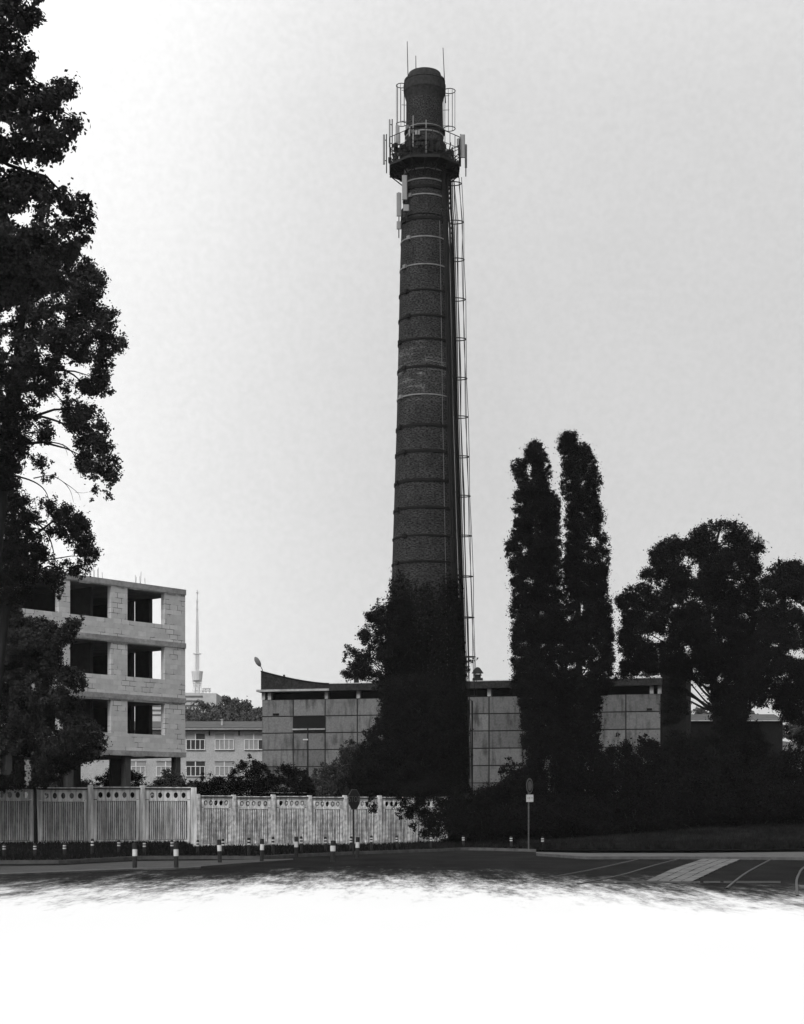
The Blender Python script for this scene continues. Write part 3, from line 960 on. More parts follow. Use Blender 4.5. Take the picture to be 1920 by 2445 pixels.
antenna(947, 958.5, 461, 516, -0.6, 'grey antenna panel on the left side of the shaft, below the platform')
antenna(963, 977, 489, 504, -1.55, 'small pale box on the front left of the shaft')
antenna(947, 958, 529, 547, -0.5, 'lowest small grey antenna on the left edge of the shaft')
antenna(976, 980, 304, 326, -1.4, 'tiny pale antenna left of the platform poles')
antenna(991, 1003, 313, 322, -1.3, 'small pale equipment box mounted on the shaft above the platform')
for x, y0, y1, lb in ((986.5, 276, 350, 'thin pale whip antenna left of centre on the platform front'), (1017.5, 286, 366, 'thin whip antenna at the centre of the platform front')):
    p0 = P(x, y1, DC - 2.1); p1 = P(x, y0, DC - 2.1)
    tag(MB().tube([p0, p0.lerp(p1, .4), p0.lerp(p1, .41), p1], [.045, .045, .03, .03], 6).build('whip_antenna', M['panel']), lb, 'antenna', 'whip antennas on the platform')

# ------------------------------------------------------------------ unfinished block building (left)
K = Vector(((443 - CX) / F * 97, 97, 0))
FA = Vector((-0.648, -0.762, 0)); FB = Vector((-0.762, 0.648, 0))      # along the facade (leftwards), into the depth
bld = empty('unfinished_building', K, math.atan2(-FA.y, -FA.x))
# local x: towards the right end = -FA ; local y = FB ; so facade spans x from -Lf to 0 at y=0
Lf = 26.0; DEP = 11.0
def facade_x(px):
    # s along FA where the view ray through px meets the facade
    k_ = (px - CX) / F
    s = (k_ * K.y - K.x) / (FA.x - k_ * FA.y)
    return -s
win = [(facade_x(394), facade_x(305)), (facade_x(266), facade_x(168)), (facade_x(141), facade_x(40))]
win = [(b, a) for a, b in win]
step = win[1][0] - win[2][0]
win.append((win[2][0] - step, win[2][1] - step)); win.append((win[3][0] - step, win[3][1] - step))
floors = [(5.5, 8.5), (8.8, 11.85), (12.15, 15.1)]
wins_z = [(6.5, 8.4), (9.85, 11.8), (13.15, 15.05)]
TH = 0.35
mb = MB()
for (f0, f1), (w0, w1) in zip(floors, wins_z):
    xs = sorted(win)
    mb.box(-Lf, 0, 0.02, TH, f0, w0)
    edges = [-Lf] + [v for w in xs for v in w] + [0.0]
    for i in range(0, len(edges), 2):
        mb.box(edges[i], edges[i + 1], 0.02, TH, w0 + .001, f1)
    for a, b in xs:
        mb.box(a, b, 0.02, TH, w1, f1)
mb.build('block_wall', M['block'], bld)
for z0, z1 in ((5.2, 5.5), (8.5, 8.8), (11.85, 12.15), (15.1, 15.42)):
    mb = MB(); mb.box(-Lf, 0.03, -0.04, DEP, z0, z1)
    x = -Lf
    while x < 0:                      # ragged mortar squeezed out below the slab
        w = R.uniform(.15, .9)
        if R.random() < .45: mb.box(x, min(x + w, 0), -0.02, 0.1, z0 - R.uniform(.03, .11), z0 - .001)
        x += w
    mb.build('floor_slab', M['slab'], bld)
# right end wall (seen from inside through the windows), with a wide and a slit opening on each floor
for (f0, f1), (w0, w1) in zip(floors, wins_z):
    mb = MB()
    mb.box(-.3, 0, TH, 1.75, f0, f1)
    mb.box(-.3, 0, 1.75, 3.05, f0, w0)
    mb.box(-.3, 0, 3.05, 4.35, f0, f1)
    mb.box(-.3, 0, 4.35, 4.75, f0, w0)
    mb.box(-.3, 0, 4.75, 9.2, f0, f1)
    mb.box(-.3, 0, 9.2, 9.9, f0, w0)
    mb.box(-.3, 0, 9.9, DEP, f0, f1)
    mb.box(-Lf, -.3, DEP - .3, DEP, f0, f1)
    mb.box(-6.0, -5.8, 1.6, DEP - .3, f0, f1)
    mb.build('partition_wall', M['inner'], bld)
mb = MB()
for x in (-0.5, -4.4, -8.6, -12.8, -17, -21.2, -25.6):
    for y in (0.3, 5.4, 10.6):
        mb = MB().box(x - .2, x + .2, y - .2, y + .2, -0.1, 5.2)
        if y == 5.4: mb.box(x - .9, x + .6, y - .12, y + .12, -0.1, 5.19)
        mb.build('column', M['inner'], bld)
for px0, px1, n in ((229, 258, 7), (338, 360, 5), (150, 180, 5)):
    for i in range(n):
        x = facade_x(px0 + (px1 - px0) * i / (n - 1)); h = R.uniform(.35, .85)
        MB().tube([(x, .5 + .25 * (i % 2), 15.4), (x + R.uniform(-.04, .04), .5 + .25 * (i % 2), 15.42 + h)], .012, 4).build('rebar', M['rebar'], bld)
tag(bld, 'unfinished pale block building with empty window openings behind the left fence', 'building')

# ------------------------------------------------------------------ pale two-storey building
DS = 150.0; SS = F / DS
sch = empty('two_storey_building', P(530, 1925, DS))
ox = sch.location.x; oz = sch.location.z
def sx(px): return (px - CX) / SS - ox
def sz(py): return CZ + (HY - py) / SS - oz
mb = MB()
mb.box(sx(150), sx(680), 0, 12, sz(1990), sz(1741))
mb.build('wall', M['render'], sch)
mb = MB()
v0, v1 = sx(146), sx(684)
mb.face([(v0, -.5, sz(1738)), (v1, -.5, sz(1738)), (v1, 6, sz(1714)), (v0, 6, sz(1714))])
mb.face([(v0, 12.5, sz(1738)), (v0, 6, sz(1714)), (v1, 6, sz(1714)), (v1, 12.5, sz(1738))])
mb.box(v0, v1, -.55, 12.5, sz(1742), sz(1738.5))
roof = mb.build('roof', M['roof_felt'], sch)
MB().box(sx(522), sx(526), 2, 2.5, sz(1738), sz(1716)).box(sx(521), sx(527), 1.95, 2.55, sz(1716), sz(1714)).build('chimney', M['render'], roof)
MB().box(v0, v1, -.62, -.552, sz(1742.5), sz(1740.5)).build('gutter', M['tin'], sch)
for px in (445, 514, 584, 655, 374, 303):
    for lvl, (yt_, ym, yb_) in enumerate(((1752, 1766, 1789), (1818, 1830, 1852))):
        a, b = sx(px), sx(px + 44)
        wn = MB().box(a, b, -.03, .05, sz(yb_), sz(yt_)).build('window', M['blind'] if px != 445 else M['glass'], sch)
        mb = MB()
        nsp = 5
        for i in range(nsp):
            x = a + (b - a) * i / (nsp - 1)
            mb.box(x - .035, x + .035, -.07, -.032, sz(yb_), sz(ym))
        x = (a + b) / 2; mb.box(x - .05, x + .05, -.075, -.031, sz(ym) + .001, sz(yt_))
        mb.box(a, b, -.08, -.0305, sz(ym) - .03, sz(ym) + .03)
        mb.box(a - .05, b + .05, -.14, -.0306, sz(yb_) - .07, sz(yb_))
        mb.build('frame', M['frame_white'], wn)
        mb = MB(); mb.box(a - .05, b + .05, -.1, -.031, sz(yt_), sz(yt_) + .06)
        mb.build('lintel', M['slab'], wn)
        if lvl == 0:
            if px == 445: MB().box(a + .03, (a + b) / 2 - .06, -.045, -.0315, sz(ym) + .04, sz(yt_) - .02).build('blind', M['blind'], wn)
            if px == 584: MB().box(b - .42, b - .06, -.045, -.0315, sz(yb_) + .02, sz(ym) - .05).build('dark_pane', M['glass'], wn)
for px in (500, 571):
    MB().box(sx(px) - .06, sx(px) + .06, -.1, -.001, sz(1756), sz(1745)).build('scupper', M['hall_seam'], sch)
tag(sch, 'pale rendered two-storey building with white framed windows behind the shrubs', 'building')

# ------------------------------------------------------------------ far slab block, hill, hill trees, tv tower
mb = MB(); rows = []
for y, hz in ((190, -0.2), (230, 6), (280, 14), (340, 19), (430, 22), (700, 20), (1500, 5)):
    rows.append([(x, y, hz * (0.75 + .25 * math.sin(x * .013 + y * .004)) if x < 60 else hz * max(0.25, 1 - (x - 60) / 160)) for x in range(-700, 720, 40)])
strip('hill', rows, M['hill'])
DFb = 420.0; s4 = F / DFb
fb = empty('apartment_block', P(470, 1740, DFb))
def fx(px): return (px - CX) / s4 - fb.location.x
def fz(py): return CZ + (HY - py) / s4 - fb.location.z
MB().box(fx(340), fx(487), 0, 14, fz(1800), fz(1654)).box(fx(487), fx(518), -1.2, 14, fz(1800), fz(1656)).build('wall', M['far_block'], fb)
for y in (1661, 1672, 1683, 1694, 1705):
    MB().box(fx(342), fx(484), -.1, -.002, fz(y + 4), fz(y)).build('window_band', M['far_stripe'], fb)
mb = MB()
for x in (481, 488, 497): mb.box(fx(x) - .15, fx(x) + .15, 3, 3.3, fz(1656), fz(1641))
mb.box(fx(479), fx(499), 2.8, 5, fz(1647.5), fz(1646)); mb.box(fx(481), fx(498), 2.8, 5, fz(1642.5), fz(1640.5)); mb.box(fx(459), fx(481), 3, 3.2, fz(1650), fz(1649))
mb.build('roof_frame', M['tower'], fb)
tag(fb, 'far grey apartment block on the hill below the television tower', 'building')

DT = 1400.0; sT = F / DT
tw = empty('television_tower', P(471, 1790, DT))
TX, TZ = tw.location.x, tw.location.z
def tz(py): return CZ + (HY - py) / sT - TZ
def lattice(mb, y0, y1, w0, w1, seg, th):
    """square lattice mast between two rows"""
    for i in range(seg):
        for (sa, sb) in ((-1, -1), (1, -1), (1, 1), (-1, 1)):
            t0, t1 = i / seg, (i + 1) / seg
            za, zb = tz(y0 + (y1 - y0) * t0), tz(y0 + (y1 - y0) * t1)
            wa, wb = w0 + (w1 - w0) * t0, w0 + (w1 - w0) * t1
            mb.tube([(sa * wa, sb * wa, za), (sa * wb, sb * wb, zb)], th, 4)
        mb.tube([(-wa, -wa, za), (wb, -wb, zb)], th * .7, 4); mb.tube([(wa, -wa, za), (-wb, -wb, zb)], th * .7, 4)
        mb.tube([(-wa, -wa, za), (wa, -wa, za)], th * .7, 4)
mb = MB()
lattice(mb, 1790, 1603, 3.2, 1.3, 14, .5); lattice(mb, 1603, 1561, 1.2, 1.1, 7, .5); lattice(mb, 1561, 1480, .95, .7, 12, .45); lattice(mb, 1480, 1430, .55, .35, 8, .4)
mb.tube([(0, 0, tz(1430)), (0, 0, tz(1409))], .45, 5)
mb.build('mast', M['tower'], tw)
for y in (1415, 1436, 1454, 1484, 1520, 1547):
    MB().box(-1.1, 1.1, -1.1, 1.1, tz(y) - .35, tz(y) + .35).build('mast_deck', M['tower'], tw)
MB().box(-3.4, 3.4, -2, 2, tz(1561) - .4, tz(1561) + .4).box(-2.6, -2.4, -1, -.8, tz(1603), tz(1561)).box(2.4, 2.6, -1, -.8, tz(1603), tz(1561)).build('crossarm', M['tower'], tw)
mb = MB(); mb.lathe([(4.2, tz(1625)), (5.1, tz(1604)), (5.1, tz(1603))], k=12, close_bot=True)
for i in range(4):
    z = tz(1627 + i * 4.2); mb.box(-4.2 + i * .5, 4.2 - i * .5, -2, 2, z - .35, z + .35)
mb.build('equipment_drum', M['tower'], tw)
mb = MB()
for x in (-3.8, -2, 2, 3.8): mb.tube([(x, 0, tz(1650)), (x * .8, 0, tz(1626))], .22, 4)
mb.box(-4.5, 4.5, -1, 1, tz(1650), tz(1649)); mb.build('antenna_frame', M['tower'], tw)
tag(tw, 'thin grey lattice television tower far off between the buildings', 'tower')

far_trees = [(398, 470, 1690, 1745, 290), (446, 522, 1673, 1742, 300), (522, 560, 1662, 1735, 330), (500, 545, 1690, 1745, 270), (545, 580, 1668, 1740, 320), (560, 612, 1672, 1742, 300),
             (600, 640, 1690, 1748, 290), (530, 600, 1700, 1748, 262), (436, 470, 1705, 1748, 262), (1630, 1720, 1690, 1760, 260), (1740, 1830, 1700, 1760, 260), (1860, 1960, 1710, 1770, 260)]
lbs = ['dark rounded tree left of the hill row, half behind the block building', 'largest rounded tree in front of the far apartment block', 'tall pale narrow tree on the hill skyline', 'low tree at the centre of the hill row, above the roof chimney',
       'small pointed tree between two taller hill trees', 'broad rounded tree on the hill beside the factory corner', 'hill tree cut off by the factory corner', 'pale low tree in the front of the hill row', 'low dark tree directly above the roof at left',
       'far tree seen under the crown right of the dark tower', 'far tree behind the large right tree', 'far tree behind the right edge shrubs']
for i, ((x0, x1, yt, yb, D), lb) in enumerate(zip(far_trees, lbs)):
    nrg = np.random.default_rng(40 + i); s = F / D
    root = empty('hill_tree', P((x0 + x1) / 2, yb, D))
    cx_, w_, h_ = (x0 + x1) / 2, (x1 - x0) / 2, (yb - yt)
    poly = [(cx_ + w_ * math.cos(a) * (1 - .12 * math.sin(a * 5 + i)), yb - h_ * .5 - h_ * .5 * math.sin(a) * (1 - .08 * math.cos(a * 4 + i))) for a in [2 * math.pi * k / 20 for k in range(20)]]
    pos, rad = clumps(poly, D, 90, 8, 3.0, rng=nrg)
    p, nr = fill_leaves(pos, rad, 40, nrg)
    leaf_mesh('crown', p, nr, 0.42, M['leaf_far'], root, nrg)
    wood('trunk', root.location - Vector((0, 0, 1.5)), P(cx_, yt + h_ * .3, D), .3, [pos[k] for k in range(4)], M['bark'], root)
    tag(root, lb, 'tree', 'trees on the hill')

# ------------------------------------------------------------------ factory hall
HL = Vector(((625 - CX) / F * 128, 128, 0)); HR = Vector(((1578 - CX) / F * 121, 121, 0))
hl = (HR - HL).length; ha = math.atan2(HR.y - HL.y, HR.x - HL.x)
hall = empty('factory_hall', HL, ha)
NC = 12; cw = hl / NC
rowz = [0.0, 1.35, 2.73, 4.08, 5.43, 6.78, 8.13, 9.47, 10.82]
mb = MB().box(0.02, hl - .02, 0.06, 20, -0.2, 10.8); mb.build('wall', M['hall_seam'], hall)
mb = MB()
g_ = 0.05
for i in range(NC):
    for j in range(len(rowz) - 1):
        if i == 1 and j == 6: continue
        mb.box(i * cw + g_, (i + 1) * cw - g_, 0.0, 0.055, rowz[j] + g_ * .8, rowz[j + 1] - g_ * .8)
# individual panels differ in tone
def panel_tone(t, tcn, out):
    sp = t.nodes.new('ShaderNodeSeparateXYZ'); t.links.new(tcn.outputs['Object'], sp.inputs[0])
    a = mnode(t, 'FLOOR', mnode(t, 'DIVIDE', sp.outputs['X'], cw)); b = mnode(t, 'FLOOR', mnode(t, 'DIVIDE', mnode(t, 'ADD', sp.outputs['Z'], .03), 1.351))
    cb = t.nodes.new('ShaderNodeCombineXYZ'); t.links.new(a, cb.inputs[0]); t.links.new(b, cb.inputs[1])
    wn = t.nodes.new('ShaderNodeTexWhiteNoise'); t.links.new(cb.outputs[0], wn.inputs['Vector'])
    k = mnode(t, 'ADD', 0.80, mnode(t, 'MULTIPLY', wn.outputs['Value'], 0.38))
    # streaks of run-off below each seam
    n = t.nodes.new('ShaderNodeTexNoise'); n.inputs['Scale'].default_value = 1; n.inputs['Detail'].default_value = 4
    mp = t.nodes.new('ShaderNodeMapping'); mp.inputs['Scale'].default_value = (2.2, 2, 0.5)
    t.links.new(tcn.outputs['Object'], mp.inputs[0]); t.links.new(mp.outputs[0], n.inputs['Vector'])
    r = t.nodes.new('ShaderNodeMapRange'); r.inputs[1].default_value = 0.5; r.inputs[2].default_value = 0.70; r.inputs[3].default_value = 1.08; r.inputs[4].default_value = 0.4
    t.links.new(n.outputs[0], r.inputs[0])
    return mnode(t, 'MULTIPLY', mnode(t, 'MULTIPLY', out, k), r.outputs[0])
M['hall'] = mat('weathered facade panels', 0.092, 0.15, 3.0, scale2=7, detail=8, build=panel_tone)
mb.build('facade_panels', M['hall'], hall)
wn = MB().box(cw + .02, 2 * cw - .02, -0.02, 0.04, 8.5, 9.45).build('window', M['void'], hall)
MB().box(cw - .02, 2 * cw + .02, -0.16, 0.05, 8.36, 8.47).build('sill', M['slab'], wn)
MB().box(cw + .02, 2 * cw - .02, -0.05, 0.05, 8.15, 8.35).build('frame', M['parapet'], wn)
MB().box(cw * .35, cw * .55, -.03, .01, 9.55, 9.72).build('vent_hole', M['void'], hall)
MB().box(hl - cw * .4, hl - cw * .25, -.03, .01, 9.55, 9.72).build('vent_hole', M['void'], hall)
# clerestory: recessed dark strip with stub pillars
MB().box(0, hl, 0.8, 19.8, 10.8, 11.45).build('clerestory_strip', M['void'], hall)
for x in (0.1, .62, 5.36, 7.98, 13.2, 18.5, 23.8, hl - .72, hl - .12):
    MB().box(x - .12, x + .16, 0.04, 0.5, 10.83, 11.44).build('stub_pillar', M['slab'], hall)
mb = MB().box(-.35, 5.7, -.35, 20.3, 11.45, 11.62)
mb.build('cornice', M['slab'], hall)
MB().box(5.7, hl + .1, -.30, 20.3, 11.45, 11.98).build('roof', M['parapet'], hall)
MB().box(5.7, hl + .1, -.34, -.22, 11.985, 12.04).build('edge_tin', M['tin'], hall)
# raised curved end of the roof at the left
mb = MB()
n = 12; ys = (-.2, 20)
tp = [(5.75 * i / n, 11.98 + 1.1 * (1 - i / n) ** 1.5) for i in range(n + 1)]
for y in ys:
    mb.face([(0, y, 11.625)] + [(x, y, z) for x, z in tp][::1] + [(5.75, y, 11.625)])
for (xa, za), (xb, zb) in zip(tp, tp[1:]): mb.face([(xa, -.2, za), (xb, -.2, zb), (xb, 20, zb), (xa, 20, za)])
mb.face([(0, -.2, 11.62), (0, 20, 11.62), (0, 20, tp[0][1]), (0, -.2, tp[0][1])])
mb.build('raised_roof_end', M['parapet'], hall)
mb = MB()
for (xa, za), (xb, zb) in zip(tp, tp[1:]): mb.tube([(xa, -.24, za + .04), (xb, -.24, zb + .04)], .05, 4)
mb.box(1.85, 1.97, -.2, 0, tp[4][1], tp[4][1] + .22)
mb.build('roof_trim', M['steel'], hall)
tag(hall, 'long low factory hall clad in grey concrete panels behind the chimney', 'factory')

# lamp on the corner of the hall roof
lp = empty('roof_lamp', P(630, 1606, 127.8))
MB().tube([(0, 0, -.2), (-.12, 0, .25), (-.3, 0, .62)], .03, 5).build('arm', M['steel'], lp)
mb = MB()
hp = Vector((-.27, 0, .5)); hd = Vector((-.5, 0, .86)).normalized()
mb.tube([hp + hd * q for q in (0, .12, .35, .65, .82, .88)], [.05, .14, .2, .18, .1, .03], 10)
mb.build('lamp_head', M['lamp_head'], lp, smooth=True)
tag(lp, 'oval lamp head tilted up on the left corner of the factory roof', 'lamp')

# roof ventilators
mb = MB().box(-.21, .21, -.3, .3, -.2, 1.0)
vt = empty('roof_stack', P(851, 1634, 128.5)); MB().box(-.2, .2, -.2, .2, -.1, .98).box(-.24, .24, -.24, .24, .98, 1.05).build('shaft', M['steel'], vt)
tag(vt, 'short square dark stack on the hall roof behind the chimney tree', 'vent')
vt = empty('roof_ventilator', P(1140.5, 1631.5, 127.5))
MB().box(-.40, .40, -.4, .4, -.15, .40).build('base', M['steel'], vt)
MB().lathe([(.26, .40), (.26, .62), (.33, .62), (.33, .70)], k=14).build('neck', M['steel'], vt)
mb = MB()
for a in range(4): mb.tube([(.28 * math.cos(a * 1.57 + .7), .28 * math.sin(a * 1.57 + .7), .68), (.32 * math.cos(a * 1.57 + .7), .32 * math.sin(a * 1.57 + .7), .82)], .03, 4)
mb.build('strut', M['steel'], vt)
MB().lathe([(.48, .80), (.46, .84), (.20, 1.22), (.10, 1.28), (.01, 1.30)], k=16, close_bot=True).build('cap', M['steel'], vt)
tag(vt, 'mushroom capped ventilator on the hall roof just right of the chimney', 'vent')

# dark brick tower at the right end of the hall
st = empty('brick_tower', P(1608, 1925, 121), -0.25)
hz = CZ + (HY - 1560) * 121 / F - st.location.z
MB().box(-.97, .97, 0, 5, -.3, hz).build('wall', M['old_brick'], st)
MB().box(-1.03, 1.03, -.06, 5.06, hz, hz + .2).build('cap', M['slab'], st)
tag(st, 'narrow dark brick tower at the right end of the hall under the trees', 'tower')
sh = empty('shed', P(1700, 1925, 135))
MB().box(-2.6, 6, 0, 6, -.3, CZ + (HY - 1722) * 135 / F - sh.location.z).build('wall', M['old_brick'], sh)
zz_ = CZ + (HY - 1722) * 135 / F - sh.location.z
mb = MB().box(-2.75, 6.2, -.3, 6.3, zz_, zz_ + .07); mb.build('eaves', M['tin'], sh)
mb = MB(); mb.face([(-2.7, -.25, zz_ + .075), (6.1, -.25, zz_ + .075), (6.1, 3.5, zz_ + .8), (-2.7, 3.5, zz_ + .8)]); mb.build('roof', M['roof_felt'], sh)
tag(sh, 'low dark shed with a thin pale eaves line right of the dark tower', 'shed')

# pipes standing in front of the hall beside the chimney
for x, y0, r_, lb in ((1103, 1675, .07, 'thin standing pipe closest to the chimney'), (1117, 1672, .11, 'thick standing pipe between the chimney and the hall'), (1127.5, 1674, .06, 'slim standing pipe right of the thick one')):
    root = MB().tube([P(x, 1905, 112), P(x, y0, 112), P(x - 4, y0 - 3, 114), P(x - 4, y0 - 3, 121)], r_, 7).build('standpipe', M['steel'])
    tag(root, lb, 'pipe', 'pipes in front of the hall')

# pole with a small lamp before the hall
pl = empty('lamp_post', P(735, 1925, 106))
hp_ = (1925 - 1738) * 106 / F
MB().tube([(0, 0, -.3), (0, 0, hp_)], [.07, .045], 7).build('pole', M['steel'], pl)
MB().box(-.55, .55, -.05, .05, hp_ - .02, hp_ + .05).build('crossarm', M['steel'], pl)
MB().box(-.32, .02, -.1, .1, hp_ - .82, hp_ - .74).build('lamp', M['white_paint'], pl)
tag(pl, 'thin dark pole with a small white lamp in front of the hall', 'lamp post')

# ------------------------------------------------------------------ concrete fences
def fence(name, edges, Dtab, zb, h, m, label, holes, seed):
    rg = random.Random(seed)
    first = Vector(((edges[0] - CX) / F * Dtab(edges[0]), Dtab(edges[0]), zb))
    root = empty(name, first)
    for i, (a, b) in enumerate(zip(edges, edges[1:])):
        pa = Vector(((a - CX) / F * Dtab(a), Dtab(a), zb)); pb = Vector(((b - CX) / F * Dtab(b), Dtab(b), zb))
        w = (pb - pa).length; an = math.atan2(pb.y - pa.y, pb.x - pa.x)
        sag = rg.uniform(-.03, .03); tilt = rg.uniform(-.012, .012)
        def put(mb, nm, mt):
            o = mb.build(nm, mt); o.parent = root
            o.location = pa - first + Vector((0, 0, sag)); o.rotation_euler = (tilt, 0, an)
            return o
        x0, x1 = .16, w - .16
        mb = MB()
        mb.box(x0, x1, 0.045, .09, -.15, h * .765, 1)
        nr = int((x1 - x0 - .3) / .108)
        for k in range(nr):
            xc = x0 + .2 + (x1 - x0 - .4) * (k + .5) / nr
            ww = .033
            n0 = len(mb.v)
            z0_, z1_ = .16, h * .745
            sec = [(-ww, .045), (-ww * .6, -.045), (ww * .6, -.045), (ww, .045)]
            for zt_ in (z0_, z1_):
                for sx_, sy_ in sec: mb.v.append((xc + sx_, sy_, zt_))
            for q in range(3):
                mb.f.append((n0 + q, n0 + q + 1, n0 + 5 + q, n0 + 4 + q)); mb.m.append(0)
            mb.f.append((n0 + 4, n0 + 5, n0 + 6, n0 + 7)); mb.m.append(0); mb.f.append((n0 + 3, n0 + 2, n0 + 1, n0)); mb.m.append(0)
        mb.box(x0, x0 + .16, -.05, .044, -.1, h * .765); mb.box(x1 - .16, x1, -.05, .044, -.1, h * .765)
        mb.box(x0 + .161, x1 - .161, -.055, .019, .0, .13)
        mb.box(x0 + .161, x1 - .161, -.06, .019, h * .748, h * .775)
        mb.holed_plate(x0 + .14, x1 - .14, h * .776, h * .93, -.045, .075, 5, .112, .15)
        mb.box(x0, x0 + .139, -.046, .076, h * .776, h * .93); mb.box(x1 - .139, x1, -.046, .076, h * .776, h * .93)
        mb.box(x0, x1, -.06, .09, h * .931, h * .955)
        put(mb, 'panel', [m, M['groove']])
        if holes == 'bosses':
            mb = MB()
            for k in range(5):
                if rg.random() < .72:
                    cwid = (x1 - x0 - .28) / 5; xc = x0 + .14 + cwid * (k + .5)
                    n0 = len(mb.v); zc_ = h * .853
                    pr_ = [(.0, -.035), (.5, -.02), (.85, .02), (1, .07)]
                    for rr, yy in pr_:
                        for j in range(12):
                            q = 2 * math.pi * j / 12; mb.v.append((xc + .02 + math.cos(q) * .078 * max(rr, .02), yy, zc_ + math.sin(q) * .125 * max(rr, .02)))
                    for r_ in range(3):
                        for j in range(12):
                            mb.f.append((n0 + r_ * 12 + j, n0 + r_ * 12 + (j + 1) % 12, n0 + (r_ + 1) * 12 + (j + 1) % 12, n0 + (r_ + 1) * 12 + j)); mb.m.append(0)
            if mb.v: put(mb, 'boss', m)
        mb = MB().box(x0 - .05, x1 + .05, -.10, .13, h * .956, h * .985)
        put(mb, 'coping', M['coping'])
        mb = MB().box(x0 - .02, x1 + .02, -.07, .1, h * .986, h * 1.0)
        put(mb, 'coping', m)
        mb = MB().box(-.145, .145, -.10, .14, -.2, h * 1.0); mb.box(-.09, .09, -.14, -.101, -.2, h * .97); mb.box(-.12, .12, -.07, .11, h * 1.001, h * 1.03)
        put(mb, 'post', m)
    o = MB().box(-.145, .145, -.10, .14, -.2, h).build('post', m); o.parent = root; o.location = pb - first; o.rotation_euler = (0, 0, an)
    tag(root, label, 'fence')
    return root
lD = lambda px: 78 + (px) / 460 * 3.0
fence('concrete_fence', [-420, -295, -168, -40, 86, 216, 340, 462], lD, .36, 2.80, M['fence_l'], 'pale ribbed concrete fence at the left with five round holes in each panel', 'open', 1)
rD = lambda px: 87.5 + (px - 465) / 600 * 6
fence('concrete_fence', [472, 558, 652, 739, 824, 906, 985, 1062], rD, -.02, 2.80, M['fence_r'], 'stained lower concrete fence running behind the stop sign into the ivy', 'bosses', 2)
# thin pipe rail behind the right fence
mb = MB().tube([P(505, 1892, 99), P(640, 1893, 99), P(732, 1893, 99)], .035, 5)
for x in (510, 593, 708): mb.tube([P(x, 1893, 99), P(x, 1935, 99)], .03, 5)
tag(mb.build('pipe_rail', M['slab']), 'thin pale pipe rail showing above the lower fence', 'rail')

# ------------------------------------------------------------------ bollards
def make_bollard(kind):
    root = empty('bollard', (0, 0, 0))
    if kind == 'near':
        h, r = 0.9, .08
        MB().lathe([(r, -.1), (r, h - .02), (r * .85, h), (.001, h)], k=14).build('post', M['black_paint'], root, smooth=False)
        MB().lathe([(r + .004, h * .50), (r + .004, h * .76)], k=14, close_top=False).build('band', M['white_paint'], root)
    else:
        h, r = 0.74, .062
        MB().lathe([(r, -.1), (r, h - .05), (r * .8, h), (.001, h + .005)], k=12).build('post', M['black_paint'], root)
        for z0, z1 in ((h * .78, h * .86), (h * .60, h * .69)):
            MB().lathe([(r + .006, z0), (r + .006, z1)], k=12, close_top=False).build('band', M['white_paint'], root)
    return root
near = [(322, 2075, 'leftmost thick bollard with one broad white band'), (421, 2075, 'second thick one-band bollard from the left'), (525, 2060, 'thick one-band bollard before the step in the fence'),
        (625, 2057, 'fourth thick one-band bollard from the left'), (708, 2048, 'slimmest looking thick bollard, just left of the widest one'), (795, 2058, 'wide one-band bollard left of the stop sign'), (853, 2050, 'one-band bollard right beside the stop sign post')]
nb0 = make_bollard('near'); fb0 = make_bollard('far')
for i, (x, y, lb) in enumerate(near):
    o = nb0 if i == 0 else copy_tree(nb0)
    p = G(x, y); o.location = p; s = R.uniform(.97, 1.03)
    if x == 795: s = 1.2
    if x == 853: s = 1.0
    o.scale = (s * (1.0 if x != 795 else 1.05), s, (1.0 if x != 795 else .93)); o.rotation_euler = (R.uniform(-.02, .02), R.uniform(-.03, .03), 0)
    tag(o, lb, 'bollard', 'bollards at the road edge')
far = [(10, 2015), (84, 2015), (154, 2013), (220, 2002.5), (283, 2006), (345, 2008), (411, 2005.5), (472, 2005.5), (532, 2003), (594, 2000), (652, 1998), (720, 1997), (778, 1998), (838, 1997), (887, 1995),
       (948, 1995), (1029, 1995), (1107, 1995.5), (1221, 1996.5), (1296, 1997.5)]
flab = ['below the far left end of the pale fence', 'below the thin tree trunk at left', 'below the third fence panel, standing in dark grass', 'below the second visible fence post', 'just left of the leftmost thick bollard',
        'between the two leftmost thick bollards', 'directly behind the second thick bollard', 'below the step between the two fences', 'behind the third thick bollard', 'below the first panels of the stained fence, left of the fourth thick bollard',
        'below the post between the second and third stained panels', 'left of the wide thick bollard, under the third stained panel', 'just left of the wide thick bollard', 'just left of the stop sign post',
        'right of the stop sign before the ivy edge', 'before the bare stained panel', 'before the last pale patch of fence', 'alone in the dark below the chimney', 'left of the round sign post', 'right of the round sign post']
for i, ((x, yt), lb) in enumerate(zip(far, flab)):
    o = fb0 if i == 0 else copy_tree(fb0)
    D = kerbD(x) + 1.2
    if x < 300: D = kerbD(x) + 3.2
    for _ in range(3): D_ = D; zg = ztop(x, D); 
    zt = CZ + (HY - yt) * D / F
    sc_ = max(0.6, (zt - zg) / .74)
    o.location = ((x - CX) / F * D, D, zg)
    o.scale = (1, 1, sc_)
    o.rotation_euler = (R.uniform(-.02, .02), R.uniform(-.03, .03), 0)
    tag(o, 'two-ring bollard ' + lb, 'bollard', 'slim bollards on the grass verge')

